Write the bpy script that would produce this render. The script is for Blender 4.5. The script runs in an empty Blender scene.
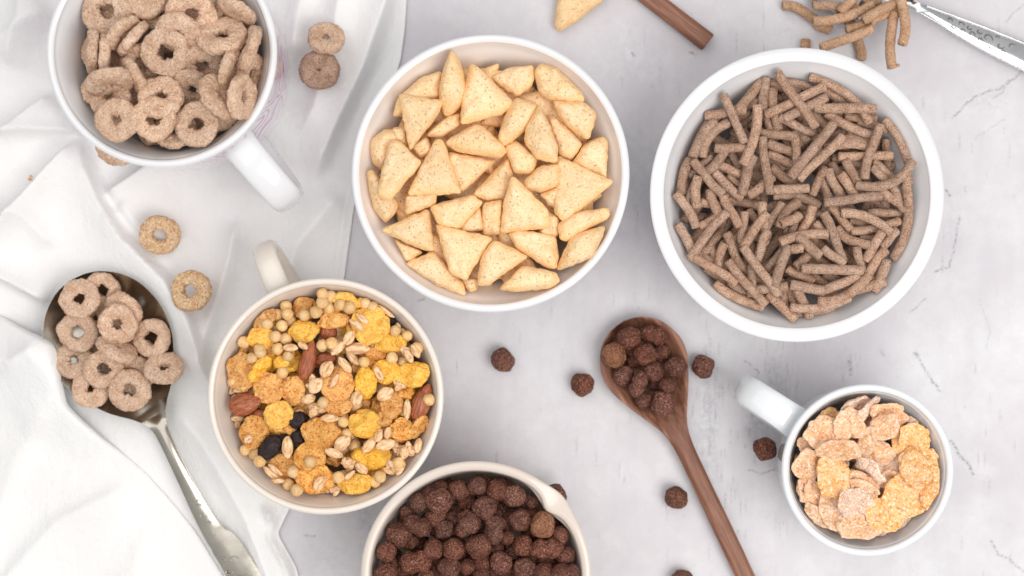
import bpy, math, random
import numpy as np
from mathutils import noise, Vector, Matrix, Euler
random.seed(7); rng = np.random.default_rng(7)
S = 0.0005            # one work unit (about half a millimetre) in metres
D = 1400.0            # camera height above the table in work units
PI = math.pi
sc = bpy.context.scene
COL = sc.collection

def W(u, v, z=0.0):
    k = (D - z) / D
    return (u - 512.0) * k, (288.0 - v) * k

# ------------------------------------------------------------------ materials
def mat(name):
    m = bpy.data.materials.new(name); m.use_nodes = True
    nt = m.node_tree
    return m, nt, nt.nodes['Principled BSDF']

def nd(nt, typ, **kw):
    n = nt.nodes.new(typ)
    for k, v in kw.items():
        if k.startswith('i_'):
            n.inputs[k[2:].replace('_', ' ')].default_value = v
        else:
            setattr(n, k, v)
    return n

def coords(nt, rand=True, stretch=(1, 1, 1)):
    tc = nd(nt, 'ShaderNodeTexCoord')
    mp = nd(nt, 'ShaderNodeMapping')
    mp.inputs['Scale'].default_value = stretch
    nt.links.new(tc.outputs['Object'], mp.inputs['Vector'])
    if not rand: return mp.outputs['Vector']
    oi = nd(nt, 'ShaderNodeObjectInfo')
    mu = nd(nt, 'ShaderNodeMath', operation='MULTIPLY'); mu.inputs[1].default_value = 3.7
    nt.links.new(oi.outputs['Random'], mu.inputs[0])
    ad = nd(nt, 'ShaderNodeVectorMath', operation='ADD')
    nt.links.new(mp.outputs['Vector'], ad.inputs[0]); nt.links.new(mu.outputs[0], ad.inputs[1])
    return ad.outputs['Vector']

def noi(nt, vec, size, detail=3, rough=.55):
    n = nd(nt, 'ShaderNodeTexNoise'); n.inputs['Scale'].default_value = 1 / (size * S)
    n.inputs['Detail'].default_value = detail; n.inputs['Roughness'].default_value = rough
    nt.links.new(vec, n.inputs['Vector']); return n.outputs['Fac']

def ramp(nt, fac, stops, interp='LINEAR'):
    r = nd(nt, 'ShaderNodeValToRGB'); r.color_ramp.interpolation = interp
    el = r.color_ramp.elements
    while len(el) < len(stops): el.new(.5)
    for e, (p, c) in zip(el, stops):
        e.position = p; e.color = (*c, 1) if len(c) == 3 else c
    nt.links.new(fac, r.inputs['Fac']); return r.outputs['Color']

def mix(nt, fac, a, b, blend='MIX'):
    m = nd(nt, 'ShaderNodeMix', data_type='RGBA', blend_type=blend)
    for sock, val in ((m.inputs[0], fac), (m.inputs[6], a), (m.inputs[7], b)):
        if hasattr(val, 'links'): nt.links.new(val, sock)
        elif isinstance(val, (int, float)): sock.default_value = val
        else: sock.default_value = (*val, 1)
    return m.outputs[2]

def gray(v): return (v, v, v)

def bump(nt, bs, fac, dist, strength=1.0, prev=None):
    b = nd(nt, 'ShaderNodeBump'); b.inputs['Distance'].default_value = dist * S
    b.inputs['Strength'].default_value = strength
    nt.links.new(fac, b.inputs['Height'])
    if prev is not None: nt.links.new(prev, b.inputs['Normal'])
    nt.links.new(b.outputs['Normal'], bs.inputs['Normal']); return b.outputs['Normal']

def food(name, lo, hi, speck=None, speck_amt=.62, size=9, grain=1.3, bd=.5, rough=.75, var=.16, sheen=0, sss=0, spec=.35, speck2=None, s2=.3, ssz=1.6):
    m, nt, bs = mat(name)
    v = coords(nt)
    base = ramp(nt, noi(nt, v, size, 4), [(.32, lo), (.68, hi)])
    fine = noi(nt, v, grain, 2)
    base = mix(nt, .55, base, ramp(nt, fine, [(.3, gray(.35)), (.7, gray(.66))]), 'OVERLAY')
    if speck:
        base = mix(nt, ramp(nt, noi(nt, v, ssz, 2), [(speck_amt, gray(0)), (speck_amt + .06, gray(.75))]), base, speck)
    if speck2:
        v2 = nd(nt, 'ShaderNodeVectorMath', operation='ADD'); v2.inputs[1].default_value = (7, 3, 5)
        nt.links.new(v, v2.inputs[0])
        base = mix(nt, ramp(nt, noi(nt, v2.outputs[0], ssz * 1.1, 1), [(s2, gray(.8)), (s2 + .07, gray(0))]), base, speck2)
    oi = nd(nt, 'ShaderNodeObjectInfo')
    mr = nd(nt, 'ShaderNodeMapRange'); mr.inputs['To Min'].default_value = 1 - var; mr.inputs['To Max'].default_value = 1 + var * .6
    nt.links.new(oi.outputs['Random'], mr.inputs['Value'])
    hs = nd(nt, 'ShaderNodeHueSaturation'); nt.links.new(mr.outputs[0], hs.inputs['Value'])
    mr2 = nd(nt, 'ShaderNodeMath', operation='PINGPONG'); mr2.inputs[1].default_value = 1
    mm = nd(nt, 'ShaderNodeMath', operation='MULTIPLY'); mm.inputs[1].default_value = 17.3
    nt.links.new(oi.outputs['Random'], mm.inputs[0]); nt.links.new(mm.outputs[0], mr2.inputs[0])
    mr3 = nd(nt, 'ShaderNodeMapRange'); mr3.inputs['To Min'].default_value = 1 - var * .3; mr3.inputs['To Max'].default_value = 1 + var * .3
    nt.links.new(mr2.outputs[0], mr3.inputs['Value']); nt.links.new(mr3.outputs[0], hs.inputs['Saturation'])
    nt.links.new(base, hs.inputs['Color']); nt.links.new(hs.outputs[0], bs.inputs['Base Color'])
    bs.inputs['Roughness'].default_value = rough; bs.inputs['Specular IOR Level'].default_value = spec
    if sss:
        bs.inputs['Subsurface Weight'].default_value = sss; bs.inputs['Subsurface Radius'].default_value = (.004, .002, .001)
        bs.inputs['Subsurface Scale'].default_value = .5
    n1 = bump(nt, bs, fine, bd * 1.6, 1)
    bump(nt, bs, noi(nt, v, grain * 2.6, 3), bd * 3.0, 1, n1)
    return m

M = {}
M['ring'] = food('ring_cereal', (.60, .37, .245), (.83, .60, .445), (.94, .79, .64), .60, 12, 1.3, .8, .8, .12, speck2=(.42, .22, .11), s2=.34, ssz=1.5)
M['ringtan'] = food('ring_cereal_loose', (.66, .38, .19), (.84, .59, .36), (.95, .80, .60), .56, 12, 1.5, 1.0, .8, .08, speck2=(.35, .16, .06), s2=.34, ssz=1.8)
M['chip'] = food('corn_chip', (.85, .56, .29), (.92, .69, .43), (.95, .78, .56), .62, 18, 1.4, .45, .6, .08, sss=.1, speck2=(.46, .30, .19), s2=.31, ssz=2.2)
M['stick'] = food('bran_stick', (.375, .22, .15), (.565, .38, .275), (.70, .52, .40), .60, 8, .9, .55, .85, .18, speck2=(.19, .08, .045), s2=.36, ssz=1.1)
M['stickloose'] = food('bran_stick_loose', (.50, .29, .17), (.66, .43, .28), (.74, .54, .38), .60, 8, .9, .55, .85, .1, speck2=(.26, .11, .06), s2=.36, ssz=1.1)
M['ball'] = food('chocolate_puff', (.14, .045, .029), (.235, .09, .058), (.46, .25, .17), .57, 9, 1.4, 1.1, .6, .22, speck2=(.05, .014, .009), s2=.40, ssz=1.7)
M['ballgold'] = food('chocolate_puff_golden', (.22, .08, .04), (.36, .155, .08), (.50, .28, .14), .58, 9, 1.4, 1.1, .6, .1, speck2=(.08, .02, .01), s2=.36, ssz=1.3)
M['flake'] = food('frosted_flake', (.78, .39, .18), (.88, .60, .38), (.95, .78, .65), .53, 11, 1.5, .8, .55, .14, sss=.1, speck2=(.66, .26, .07), s2=.31, ssz=2.6)
M['flakeor'] = food('golden_frosted_flake', (.85, .42, .14), (.92, .61, .34), (.97, .80, .64), .57, 11, 1.5, .8, .5, .1, sss=.1, speck2=(.76, .30, .03), s2=.36, ssz=2.8)
M['flakepale'] = food('pale_frosted_flake', (.79, .47, .31), (.88, .66, .50), (.96, .83, .74), .50, 9, 1.3, .8, .6, .1, sss=.1, speck2=(.60, .28, .13), s2=.30, ssz=2.2)
M['orange'] = food('honey_flake', (.70, .28, .05), (.86, .47, .14), (.93, .66, .32), .62, 10, 1.6, .8, .42, .14, sss=.08, spec=.5, speck2=(.48, .13, .015), s2=.35, ssz=2.4)
M['yellow'] = food('yellow_corn_flake', (.86, .42, .045), (.93, .58, .11), (.97, .73, .32), .63, 10, 1.6, .8, .4, .1, sss=.1, spec=.5, speck2=(.80, .30, .02), s2=.34, ssz=2.4)
M['crisp'] = food('crisp_pearl', (.68, .40, .16), (.82, .56, .28), (.92, .72, .46), .64, 7, 1.2, .35, .45, .14, sss=.15, spec=.45)
M['raisin'] = food('raisin', (.014, .007, .008), (.035, .018, .020), None, .6, 4, 1.1, .4, .5, .15, spec=.35)

def browned_edges(m, col, lo, hi, amt):
    nt = m.node_tree; bs = nt.nodes['Principled BSDF']; l = bs.inputs['Base Color'].links[0]; src = l.from_socket
    at = nd(nt, 'ShaderNodeAttribute', attribute_name='edge')
    v = coords(nt); ad = nd(nt, 'ShaderNodeMath', operation='MULTIPLY_ADD'); ad.inputs[1].default_value = .35; ad.inputs[2].default_value = -.17
    nt.links.new(noi(nt, v, 7, 3), ad.inputs[0])
    a2 = nd(nt, 'ShaderNodeMath', operation='ADD'); nt.links.new(at.outputs['Fac'], a2.inputs[0]); nt.links.new(ad.outputs[0], a2.inputs[1])
    f = ramp(nt, a2.outputs[0], [(lo, gray(0)), (hi, gray(amt))])
    nt.links.new(mix(nt, f, src, col), bs.inputs['Base Color'])
browned_edges(M['chip'], (.92, .56, .22), .66, 1.0, .6)
browned_edges(M['flake'], (.93, .66, .46), .7, 1.0, .5)
def oat_mat():
    m, nt, bs = mat('rolled_oat'); v = coords(nt, True, (.35, 1, 1))
    c = ramp(nt, noi(nt, v, 2.2, 3), [(.35, (.50, .25, .10)), (.5, (.74, .47, .25)), (.7, (.86, .64, .42))])
    nt.links.new(c, bs.inputs['Base Color']); bs.inputs['Roughness'].default_value = .6
    bump(nt, bs, noi(nt, v, 1.6, 2), .5); return m
M['oat'] = oat_mat()
def almond_mat():
    m, nt, bs = mat('almond_skin'); v = coords(nt, True, (.13, 1, 1))
    f = noi(nt, v, 1.3, 3)
    c = ramp(nt, f, [(.32, (.17, .035, .012)), (.55, (.36, .095, .032)), (.75, (.55, .21, .085))])
    nt.links.new(c, bs.inputs['Base Color']); bs.inputs['Roughness'].default_value = .42
    bump(nt, bs, f, .9); return m
M['almond'] = almond_mat()

def ceramic(name, col, rough=.12, coat=.6, var=.012):
    m, nt, bs = mat(name); v = coords(nt, False)
    c = ramp(nt, noi(nt, v, 60, 3), [(.3, tuple(x * (1 - var * 2) for x in col)), (.7, col)])
    nt.links.new(c, bs.inputs['Base Color'])
    bs.inputs['Roughness'].default_value = rough; bs.inputs['Coat Weight'].default_value = coat
    bs.inputs['Coat Roughness'].default_value = .05
    bump(nt, bs, noi(nt, v, 22, 2), .35, .35)
    return m
M['white'] = ceramic('white_porcelain', (.715, .72, .74))
M['whitecup'] = ceramic('white_glazed_cup', (.69, .715, .74))
M['pinkish'] = ceramic('inner_glaze_blush', (.79, .755, .74), .25, .3)
M['cream'] = ceramic('cream_stoneware', (.72, .655, .59), .22, .4)
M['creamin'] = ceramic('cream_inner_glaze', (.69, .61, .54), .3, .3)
M['beige'] = ceramic('beige_stoneware', (.62, .54, .48), .3, .3)

def printed_mat():
    m, nt, bs = mat('porcelain_with_pink_print'); v = coords(nt, False, (1, 1, .8))
    f = noi(nt, v, 60, 1)
    mu = nd(nt, 'ShaderNodeMath', operation='MULTIPLY'); mu.inputs[1].default_value = 15
    nt.links.new(f, mu.inputs[0])
    fr = nd(nt, 'ShaderNodeMath', operation='PINGPONG'); fr.inputs[1].default_value = .5
    nt.links.new(mu.outputs[0], fr.inputs[0])
    c = ramp(nt, fr.outputs[0], [(.0, (.48, .15, .34)), (.12, (.60, .36, .52)), (.2, (.72, .62, .74)), (.4, (.74, .71, .77))])
    c = mix(nt, ramp(nt, noi(nt, v, 70, 1), [(.5, gray(0)), (.65, gray(.6))]), c, (.83, .80, .85))
    nt.links.new(c, bs.inputs['Base Color']); bs.inputs['Roughness'].default_value = .15
    bs.inputs['Coat Weight'].default_value = .5; return m
M['print'] = printed_mat()

def metal(name, col, rough):
    m, nt, bs = mat(name); v = coords(nt, False)
    bs.inputs['Metallic'].default_value = 1
    c = ramp(nt, noi(nt, v, 30, 5), [(.3, tuple(x * .8 for x in col)), (.7, col)])
    nt.links.new(c, bs.inputs['Base Color'])
    r = ramp(nt, noi(nt, v, 14, 4), [(.3, gray(rough * .75)), (.7, gray(rough * 1.3))])
    nt.links.new(r, bs.inputs['Roughness'])
    v2 = coords(nt, False, (.1, 1, 1)); bump(nt, bs, noi(nt, v2, 1.5, 2), .06, .4)
    return m
M['silver'] = metal('tarnished_silver', (.50, .47, .41), .22)
M['dark'] = metal('oxidised_silver', (.16, .155, .15), .35)
M['steel'] = metal('polished_silver', (.62, .62, .64), .13)

def wood_mat():
    m, nt, bs = mat('dark_walnut'); v = coords(nt, False, (.055, 1, 1))
    f = noi(nt, v, 4.5, 6, .65); g = noi(nt, v, 1.2, 3)
    c = ramp(nt, f, [(.3, (.105, .037, .020)), (.5, (.205, .083, .048)), (.72, (.34, .165, .105))])
    c = mix(nt, .35, c, ramp(nt, g, [(.35, gray(.25)), (.65, gray(.7))]), 'OVERLAY')
    nt.links.new(c, bs.inputs['Base Color']); bs.inputs['Roughness'].default_value = .55
    bump(nt, bs, f, .8, .7); return m
M['wood'] = wood_mat()

def cloth_mat():
    m, nt, bs = mat('white_cotton'); v = coords(nt, False)
    base = ramp(nt, noi(nt, v, 90, 3), [(.3, (.785, .78, .78)), (.7, (.83, .828, .832))])
    nt.links.new(base, bs.inputs['Base Color']); bs.inputs['Roughness'].default_value = .9
    bs.inputs['Specular IOR Level'].default_value = .15; bs.inputs['Sheen Weight'].default_value = .15
    va = coords(nt, False, (1, .12, 1)); vb = coords(nt, False, (.12, 1, 1))
    n1 = bump(nt, bs, noi(nt, va, 1.2, 2), .6, .7)
    n2 = bump(nt, bs, noi(nt, vb, 1.2, 2), .6, .7, n1)
    n3 = bump(nt, bs, noi(nt, v, 26, 3, .5), 3.5, .7, n2)
    vd = coords(nt, False, (1, .35, 1)); bump(nt, bs, noi(nt, vd, 11, 4, .6), 1.6, .5, n3)
    return m
M['cloth'] = cloth_mat()

def table_mat():
    m, nt, bs = mat('white_plaster_board'); v = coords(nt, False)
    base = ramp(nt, noi(nt, v, 150, 5, .6), [(.34, (.555, .53, .56)), (.5, (.61, .593, .622)), (.66, (.66, .656, .68))])
    base = mix(nt, ramp(nt, noi(nt, v, 16, 6, .72), [(.40, gray(.28)), (.56, gray(0))]), base, (.55, .52, .54))
    base = mix(nt, ramp(nt, noi(nt, v, 48, 5, .7), [(.50, gray(0)), (.66, gray(.35))]), base, (.71, .70, .715))
    vs = coords(nt, False, (1, .22, 1))
    base = mix(nt, ramp(nt, noi(nt, vs, 42, 5, .65), [(.46, gray(0)), (.72, gray(.35))]), base, (.50, .495, .53))
    base = mix(nt, ramp(nt, noi(nt, v, 3, 3, .7), [(.30, gray(.35)), (.42, gray(0))]), base, (.52, .50, .53))
    at = nd(nt, 'ShaderNodeAttribute', attribute_name='marks')
    sp = nd(nt, 'ShaderNodeSeparateColor'); nt.links.new(at.outputs['Color'], sp.inputs[0])
    br = ramp(nt, noi(nt, v, 2.6, 3, .7), [(.40, gray(0)), (.56, gray(1))])
    f1 = mix(nt, 1, br, sp.outputs[0], 'MULTIPLY')
    base = mix(nt, f1, base, (.20, .20, .225))
    f2 = mix(nt, 1, ramp(nt, noi(nt, v, 7, 4, .75), [(.4, gray(0)), (.62, gray(1))]), sp.outputs[1], 'MULTIPLY')
    base = mix(nt, f2, base, (.40, .41, .45))
    nt.links.new(base, bs.inputs['Base Color']); bs.inputs['Roughness'].default_value = .62
    bs.inputs['Specular IOR Level'].default_value = .3
    n1 = bump(nt, bs, noi(nt, v, 30, 5, .6), 1.6, .35)
    bump(nt, bs, noi(nt, v, 2.2, 2), .3, .4, n1)
    return m
M['table'] = table_mat()

# ------------------------------------------------------------------ objects
def mesh(name, V, F, mats, smooth=True, midx=None):
    me = bpy.data.meshes.new(name)
    me.from_pydata((np.asarray(V, float) * S).tolist(), [], F)
    for m in (mats if isinstance(mats, list) else [mats]): me.materials.append(m)
    if smooth: me.polygons.foreach_set('use_smooth', [True] * len(F))
    if midx is not None: me.polygons.foreach_set('material_index', midx)
    me.update(); return me

def tag(o, label, cat, group=None):
    o['label'] = label; o['category'] = cat
    if group: o['group'] = group

def obj(name, me, parent=None, loc=(0, 0, 0), rot=None, scale=1.0):
    o = bpy.data.objects.new(name, me); COL.objects.link(o)
    o.location = (loc[0] * S, loc[1] * S, loc[2] * S)
    if rot is not None: o.rotation_euler = rot
    o.scale = (scale,) * 3 if isinstance(scale, (int, float)) else scale
    if parent: o.parent = parent
    return o

def empty(name, loc, label, cat, group=None, rz=0):
    o = obj(name, None, None, loc, (0, 0, rz)); o.empty_display_size = .01
    tag(o, label, cat, group); return o

def grid_faces(nu, nv, wrapu=False, wrapv=False, flip=False):
    F = []
    for i in range(nu if wrapu else nu - 1):
        for j in range(nv if wrapv else nv - 1):
            a = i * nv + j; b = ((i + 1) % nu) * nv + j
            c = ((i + 1) % nu) * nv + (j + 1) % nv; d = i * nv + (j + 1) % nv
            F.append((a, d, c, b) if flip else (a, b, c, d))
    return F

def nz(p, s, seed=0): return noise.noise(Vector((p[0] / s + seed * 13.1, p[1] / s + seed * 7.7, p[2] / s + seed * 3.3)))

def catmull(P, n):
    P = np.asarray(P, float)
    Q = np.vstack([2 * P[0] - P[1], P, 2 * P[-1] - P[-2]])
    out = []
    for i in range(1, len(Q) - 2):
        p0, p1, p2, p3 = Q[i - 1:i + 3]
        for t in np.arange(0, 1, 1 / n):
            out.append(.5 * ((2 * p1) + (-p0 + p2) * t + (2 * p0 - 5 * p1 + 4 * p2 - p3) * t * t + (-p0 + 3 * p1 - 3 * p2 + p3) * t ** 3))
    out.append(P[-1]); return np.array(out)

def ring_mesh(seed, R=22, m='ring', hole=6.2, th=5.4):
    nu, nv = 72, 28; V = []
    rc = (R + hole) / 2; rt = (R - hole) / 2
    for i in range(nu):
        a = 2 * PI * i / nu
        e = 1 + .075 * nz((math.cos(a) * 2, math.sin(a) * 2, 0), 1.3, seed)
        hx = 2.6 * nz((math.cos(a) * 2, math.sin(a) * 2, 4), 1.1, seed + 3)
        for j in range(nv):
            b = 2 * PI * j / nv
            cb, sb = math.cos(b), math.sin(b)
            cx = math.copysign(abs(cb) ** .72, cb); sz = math.copysign(abs(sb) ** .62, sb)
            r = (rc + rt * cx) * e + (hx if cb < 0 else 0) * -cb
            z = th * sz * (1 + .12 * nz((math.cos(a) * 2, math.sin(a) * 2, 9), 1.0, seed))
            p = (r * math.cos(a), r * math.sin(a), z)
            d = 1.1 * nz(p, 5, seed) + .8 * nz(p, 2.3, seed) + .5 * nz(p, 1.2, seed)
            V.append((p[0] + d * cx * math.cos(a), p[1] + d * cx * math.sin(a), p[2] + d * sz))
    return mesh('ring', V, grid_faces(nu, nv, True, True), M[m])

def pillow_mesh(name, bound, th, seed, m, nr=14, power=2.2, rough=.7, wave=0, curl=0, pw=.62, lump=0):
    """closed body over an outline bound (list of xy around the origin), bulging th above and below"""
    nt_ = len(bound); V = []; F = []
    for side in (1, -1):
        for k in range(nr + 1):
            rho = math.sin(.5 * PI * k / nr)
            if side == -1 and k == nr: continue
            for (bx, by) in (bound if k > 0 else [(0, 0)]):
                x, y = bx * rho, by * rho
                h = th * max(0, 1 - rho ** power) ** pw
                w = wave * nz((x, y, 0), 11, seed + 5) + curl * (x * x + .3 * y * y) / 400.0
                p = (x, y, side * h + 20)
                d = rough * (nz(p, 5.5, seed) + .6 * nz(p, 2.4, seed)) + lump * nz(p, 9, seed + 2)
                f = 1 + .25 * rho * rough * nz((x, y, 3), 4, seed) / 6
                V.append((x * f, y * f, side * h + w + side * d * (1 if k < nr else .2)))
    def idx(side, k, j):
        if side == 1:
            return 0 if k == 0 else 1 + (k - 1) * nt_ + j % nt_
        if k == nr: return 1 + (nr - 1) * nt_ + j % nt_
        base = 1 + nr * nt_
        return base if k == 0 else base + 1 + (k - 1) * nt_ + j % nt_
    for side in (1, -1):
        for j in range(nt_):
            f = (idx(side, 0, j), idx(side, 1, j), idx(side, 1, j + 1)); F.append(f if side == 1 else f[::-1])
            for k in range(1, nr):
                f = (idx(side, k, j), idx(side, k + 1, j), idx(side, k + 1, j + 1), idx(side, k, j + 1))
                F.append(f if side == 1 else f[::-1])
    me = mesh(name, V, F, M[m])
    at = me.attributes.new('edge', 'FLOAT', 'POINT')
    vals = []
    for side in (1, -1):
        for q in range(nr + 1):
            if side == -1 and q == nr: continue
            vals += [math.sin(.5 * PI * q / nr)] * (nt_ if q > 0 else 1)
    at.data.foreach_set('value', vals)
    return me

def round_poly(P, n=56, r=.34, seed=0):
    """outline of a polygon with softened corners, resampled to n points"""
    P = np.asarray(P, float); L = []
    k = len(P)
    for i in range(k):
        a, b, c = P[i - 1], P[i], P[(i + 1) % k]
        da = np.linalg.norm(a - b); dc = np.linalg.norm(c - b)
        ra, rc_ = min(r * da, 4.5), min(r * dc, 4.5)
        p0 = b + (a - b) / max(da, 1e-6) * ra; p2 = b + (c - b) / max(dc, 1e-6) * rc_
        for t in np.linspace(0, 1, 7): L.append((1 - t) ** 2 * p0 + 2 * t * (1 - t) * b + t * t * p2)
    L = np.array(L); seg = np.linalg.norm(np.roll(L, -1, 0) - L, axis=1); cs = np.concatenate([[0], np.cumsum(seg)])
    L2 = np.vstack([L, L[0]]); t = np.linspace(0, cs[-1], n, endpoint=False)
    out = np.stack([np.interp(t, cs, L2[:, 0]), np.interp(t, cs, L2[:, 1])], 1)
    area = .5 * np.sum(out[:, 0] * np.roll(out[:, 1], -1) - np.roll(out[:, 0], -1) * out[:, 1])
    if area < 0: out = out[::-1]
    for i in range(n):
        d = .9 * nz((out[i][0], out[i][1], 0), 6, seed)
        out[i] *= 1 + d / max(8, np.linalg.norm(out[i]))
    return [tuple(p) for p in out]

def blob_outline(rx, ry, seed, amp=.12, n=48):
    L = []
    for i in range(n):
        a = 2 * PI * i / n; c, s = math.cos(a), math.sin(a)
        k = 1 + amp * nz((c * 2, s * 2, 0), 1.4, seed) + amp * .5 * nz((c * 2, s * 2, 5), .5, seed)
        L.append((rx * c * k, ry * s * k))
    return L

def ball_mesh(name, R, seed, m, lump=.17, double=0, sub=5 if False else 4, sq=(1, 1, 1), bumpy=.07, freq=1.1):
    import bmesh
    bm = bmesh.new(); bmesh.ops.create_icosphere(bm, subdivisions=sub, radius=1)
    V = []
    for v in bm.verts:
        p = v.co.copy()
        r = 1 + lump * nz(p, .9, seed) + bumpy * nz(p, .34, seed) + bumpy * .7 * nz(p, .16, seed)
        q = Vector((p.x * r * sq[0], p.y * r * sq[1], p.z * r * sq[2]))
        if double:
            pinch = 1 - .24 * math.exp(-(p.x / .22) ** 2)
            q = Vector((q.x * (1 + double), q.y * pinch, q.z * pinch))
        V.append(q * R)
    F = [tuple(v.index for v in f.verts) for f in bm.faces]; bm.free()
    return mesh(name, [tuple(v) for v in V], F, M[m])

def stick_mesh(P, r, seed, m='stick', n=22, k=12):
    """rough extruded rod along the 3-D polyline P (already smooth), cut ends"""
    P = np.asarray(P, float)
    T = np.gradient(P, axis=0); T /= np.linalg.norm(T, axis=1)[:, None]
    V = []; rows = []
    ext = [(0, -.0, .55), (0, 0, .86)]
    sts = [(0, .5, 0), (0, .86, 0)] + [(i, 1, 0) for i in range(len(P))] + [(len(P) - 1, .86, 0), (len(P) - 1, .5, 0)]
    for q, (i, f, _) in enumerate(sts):
        t = T[i]; side = np.cross(t, (0, 0, 1)); side /= np.linalg.norm(side); up = np.cross(side, t)
        off = 0
        if q == 0: off = -1.2
        if q == 1: off = -.9
        if q == len(sts) - 2: off = .9
        if q == len(sts) - 1: off = 1.2
        for j in range(k):
            a = 2 * PI * j / k
            p = P[i] + t * off
            rr = r * f * (1 + .09 * nz((math.cos(a) * 2 + i * .6, math.sin(a) * 2, seed), 1.0, seed) + .05 * nz((i, j, 1), 1.3, seed))
            V.append(p + rr * (math.cos(a) * side + math.sin(a) * up))
    nr = len(sts)
    F = grid_faces(nr, k, False, True, True)
    V.append(P[0] - T[0] * 1.0); V.append(P[-1] + T[-1] * 1.0)
    a, b = len(V) - 2, len(V) - 1
    for j in range(k):
        F.append((a, j, (j + 1) % k)); F.append((b, (nr - 1) * k + (j + 1) % k, (nr - 1) * k + j))
    return mesh('stick', V, F, M[m])

# ------------------------------------------------------------------ height field used to let pieces come to rest
HR = 3.0; HX, HY = -800, -600
H = np.zeros((540, 400))
def cells(x, y):
    return np.clip(((x - HX) / HR).astype(int), 0, 539), np.clip(((y - HY) / HR).astype(int), 0, 399)
def verts(me):
    a = np.empty(len(me.vertices) * 3); me.vertices.foreach_get('co', a); return a.reshape(-1, 3) / S
def splat(V):
    i, j = cells(V[:, 0], V[:, 1]); np.maximum.at(H, (i, j), V[:, 2])

def settle(name, me, uv, rot, scale, cap, pct=88, bowl=None, zmin=None, xyfix=None, zbias=0):
    """rest the piece on what lies below it, seen at pixel uv; rot is a Matrix"""
    V0 = verts(me)
    if isinstance(scale, (int, float)): V0 = V0 * scale
    else: V0 = V0 * np.array(scale)
    R = np.array(rot.to_matrix() if hasattr(rot, 'to_matrix') else rot)
    V0 = V0 @ R.T
    z = cap
    if bowl is not None and zmin is None: zmin = cap - 12
    for it in range(3):
        x, y = W(uv[0], uv[1], z)
        if bowl is not None:
            rad = np.hypot(V0[:, 0] + x - bowl['x'], V0[:, 1] + y - bowl['y']).max()
            lim = bowl['rin'](z)
            if rad > lim:
                dx, dy = x - bowl['x'], y - bowl['y']; dd = math.hypot(dx, dy) + 1e-6
                x -= dx / dd * (rad - lim); y -= dy / dd * (rad - lim)
        i, j = cells(V0[:, 0] + x, V0[:, 1] + y)
        key = i * 400 + j
        u, inv = np.unique(key, return_inverse=True)
        bot = np.full(len(u), 1e9); np.minimum.at(bot, inv, V0[:, 2])
        need = H[u // 400, u % 400] - bot
        z = float(np.percentile(need, pct)) + zbias
        if cap is not None: z = min(z, cap)
        if zmin is not None: z = max(z, zmin)
    top = np.full(len(u), -1e9); np.maximum.at(top, inv, V0[:, 2])
    H[u // 400, u % 400] = np.maximum(H[u // 400, u % 400], top + z)
    o = obj(name, me, None, (x, y, z), None, scale)
    o.rotation_euler = Matrix(R.tolist()).to_euler()
    return o

ORD = ['first', 'second', 'third', 'fourth', 'fifth', 'sixth', 'seventh', 'eighth', 'ninth', 'tenth', 'eleventh', 'twelfth']
HOURS = ['twelve', 'one', 'two', 'three', 'four', 'five', 'six', 'seven', 'eight', 'nine', 'ten', 'eleven']
REG = []     # (object, adjective noun, centre, radius, place, u, v, category, group)
def register(o, noun, cen, rad, place, u, v, cat, group): REG.append((o, noun, cen, rad, place, u, v, cat, group))
def write_labels():
    from collections import defaultdict
    G = defaultdict(list)
    for (o, noun, cen, rad, place, u, v, cat, group) in REG:
        d = math.hypot(u - cen[0], v - cen[1]) / rad
        h = HOURS[int(round((math.degrees(math.atan2(u - cen[0], cen[1] - v)) % 360) / 30)) % 12]
        if d < .22: ph = "in the middle of"
        elif d < .62: ph = f"halfway to {h} o'clock in"
        else: ph = f"at {h} o'clock rim of"
        G[f"{noun} {ph} {place}"].append((v, u, o))
        o['category'] = cat; o['group'] = group
    for k, L in G.items():
        L.sort(key=lambda t: (t[0], t[1]))
        n = len(L)
        for i, (_, _, o) in enumerate(L):
            if n == 1: o['label'] = k
            elif n == 2: o['label'] = k + (', the upper one' if i == 0 else ', the lower one')
            elif i == 0: o['label'] = k + ', topmost'
            elif i == n - 1: o['label'] = k + ', lowest'
            else: o['label'] = k + f', {ORD[min(i, 11)]} from top'

# ------------------------------------------------------------------ table
def poly_dist(X, Y, P):
    best = np.full(X.shape, 1e9); side = np.zeros(X.shape); tt = np.zeros(X.shape)
    P = np.asarray(P, float); cum = 0; tot = np.sum(np.linalg.norm(np.diff(P, axis=0), axis=1))
    for a, b in zip(P[:-1], P[1:]):
        d = b - a; L = np.linalg.norm(d)
        t = np.clip(((X - a[0]) * d[0] + (Y - a[1]) * d[1]) / L ** 2, 0, 1)
        dx, dy = X - a[0] - t * d[0], Y - a[1] - t * d[1]
        dist = np.hypot(dx, dy); m = dist < best
        best = np.where(m, dist, best)
        side = np.where(m, np.sign(d[0] * (Y - a[1]) - d[1] * (X - a[0])), side)
        tt = np.where(m, (cum + t * L) / tot, tt); cum += L
    return best, side, tt

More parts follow.
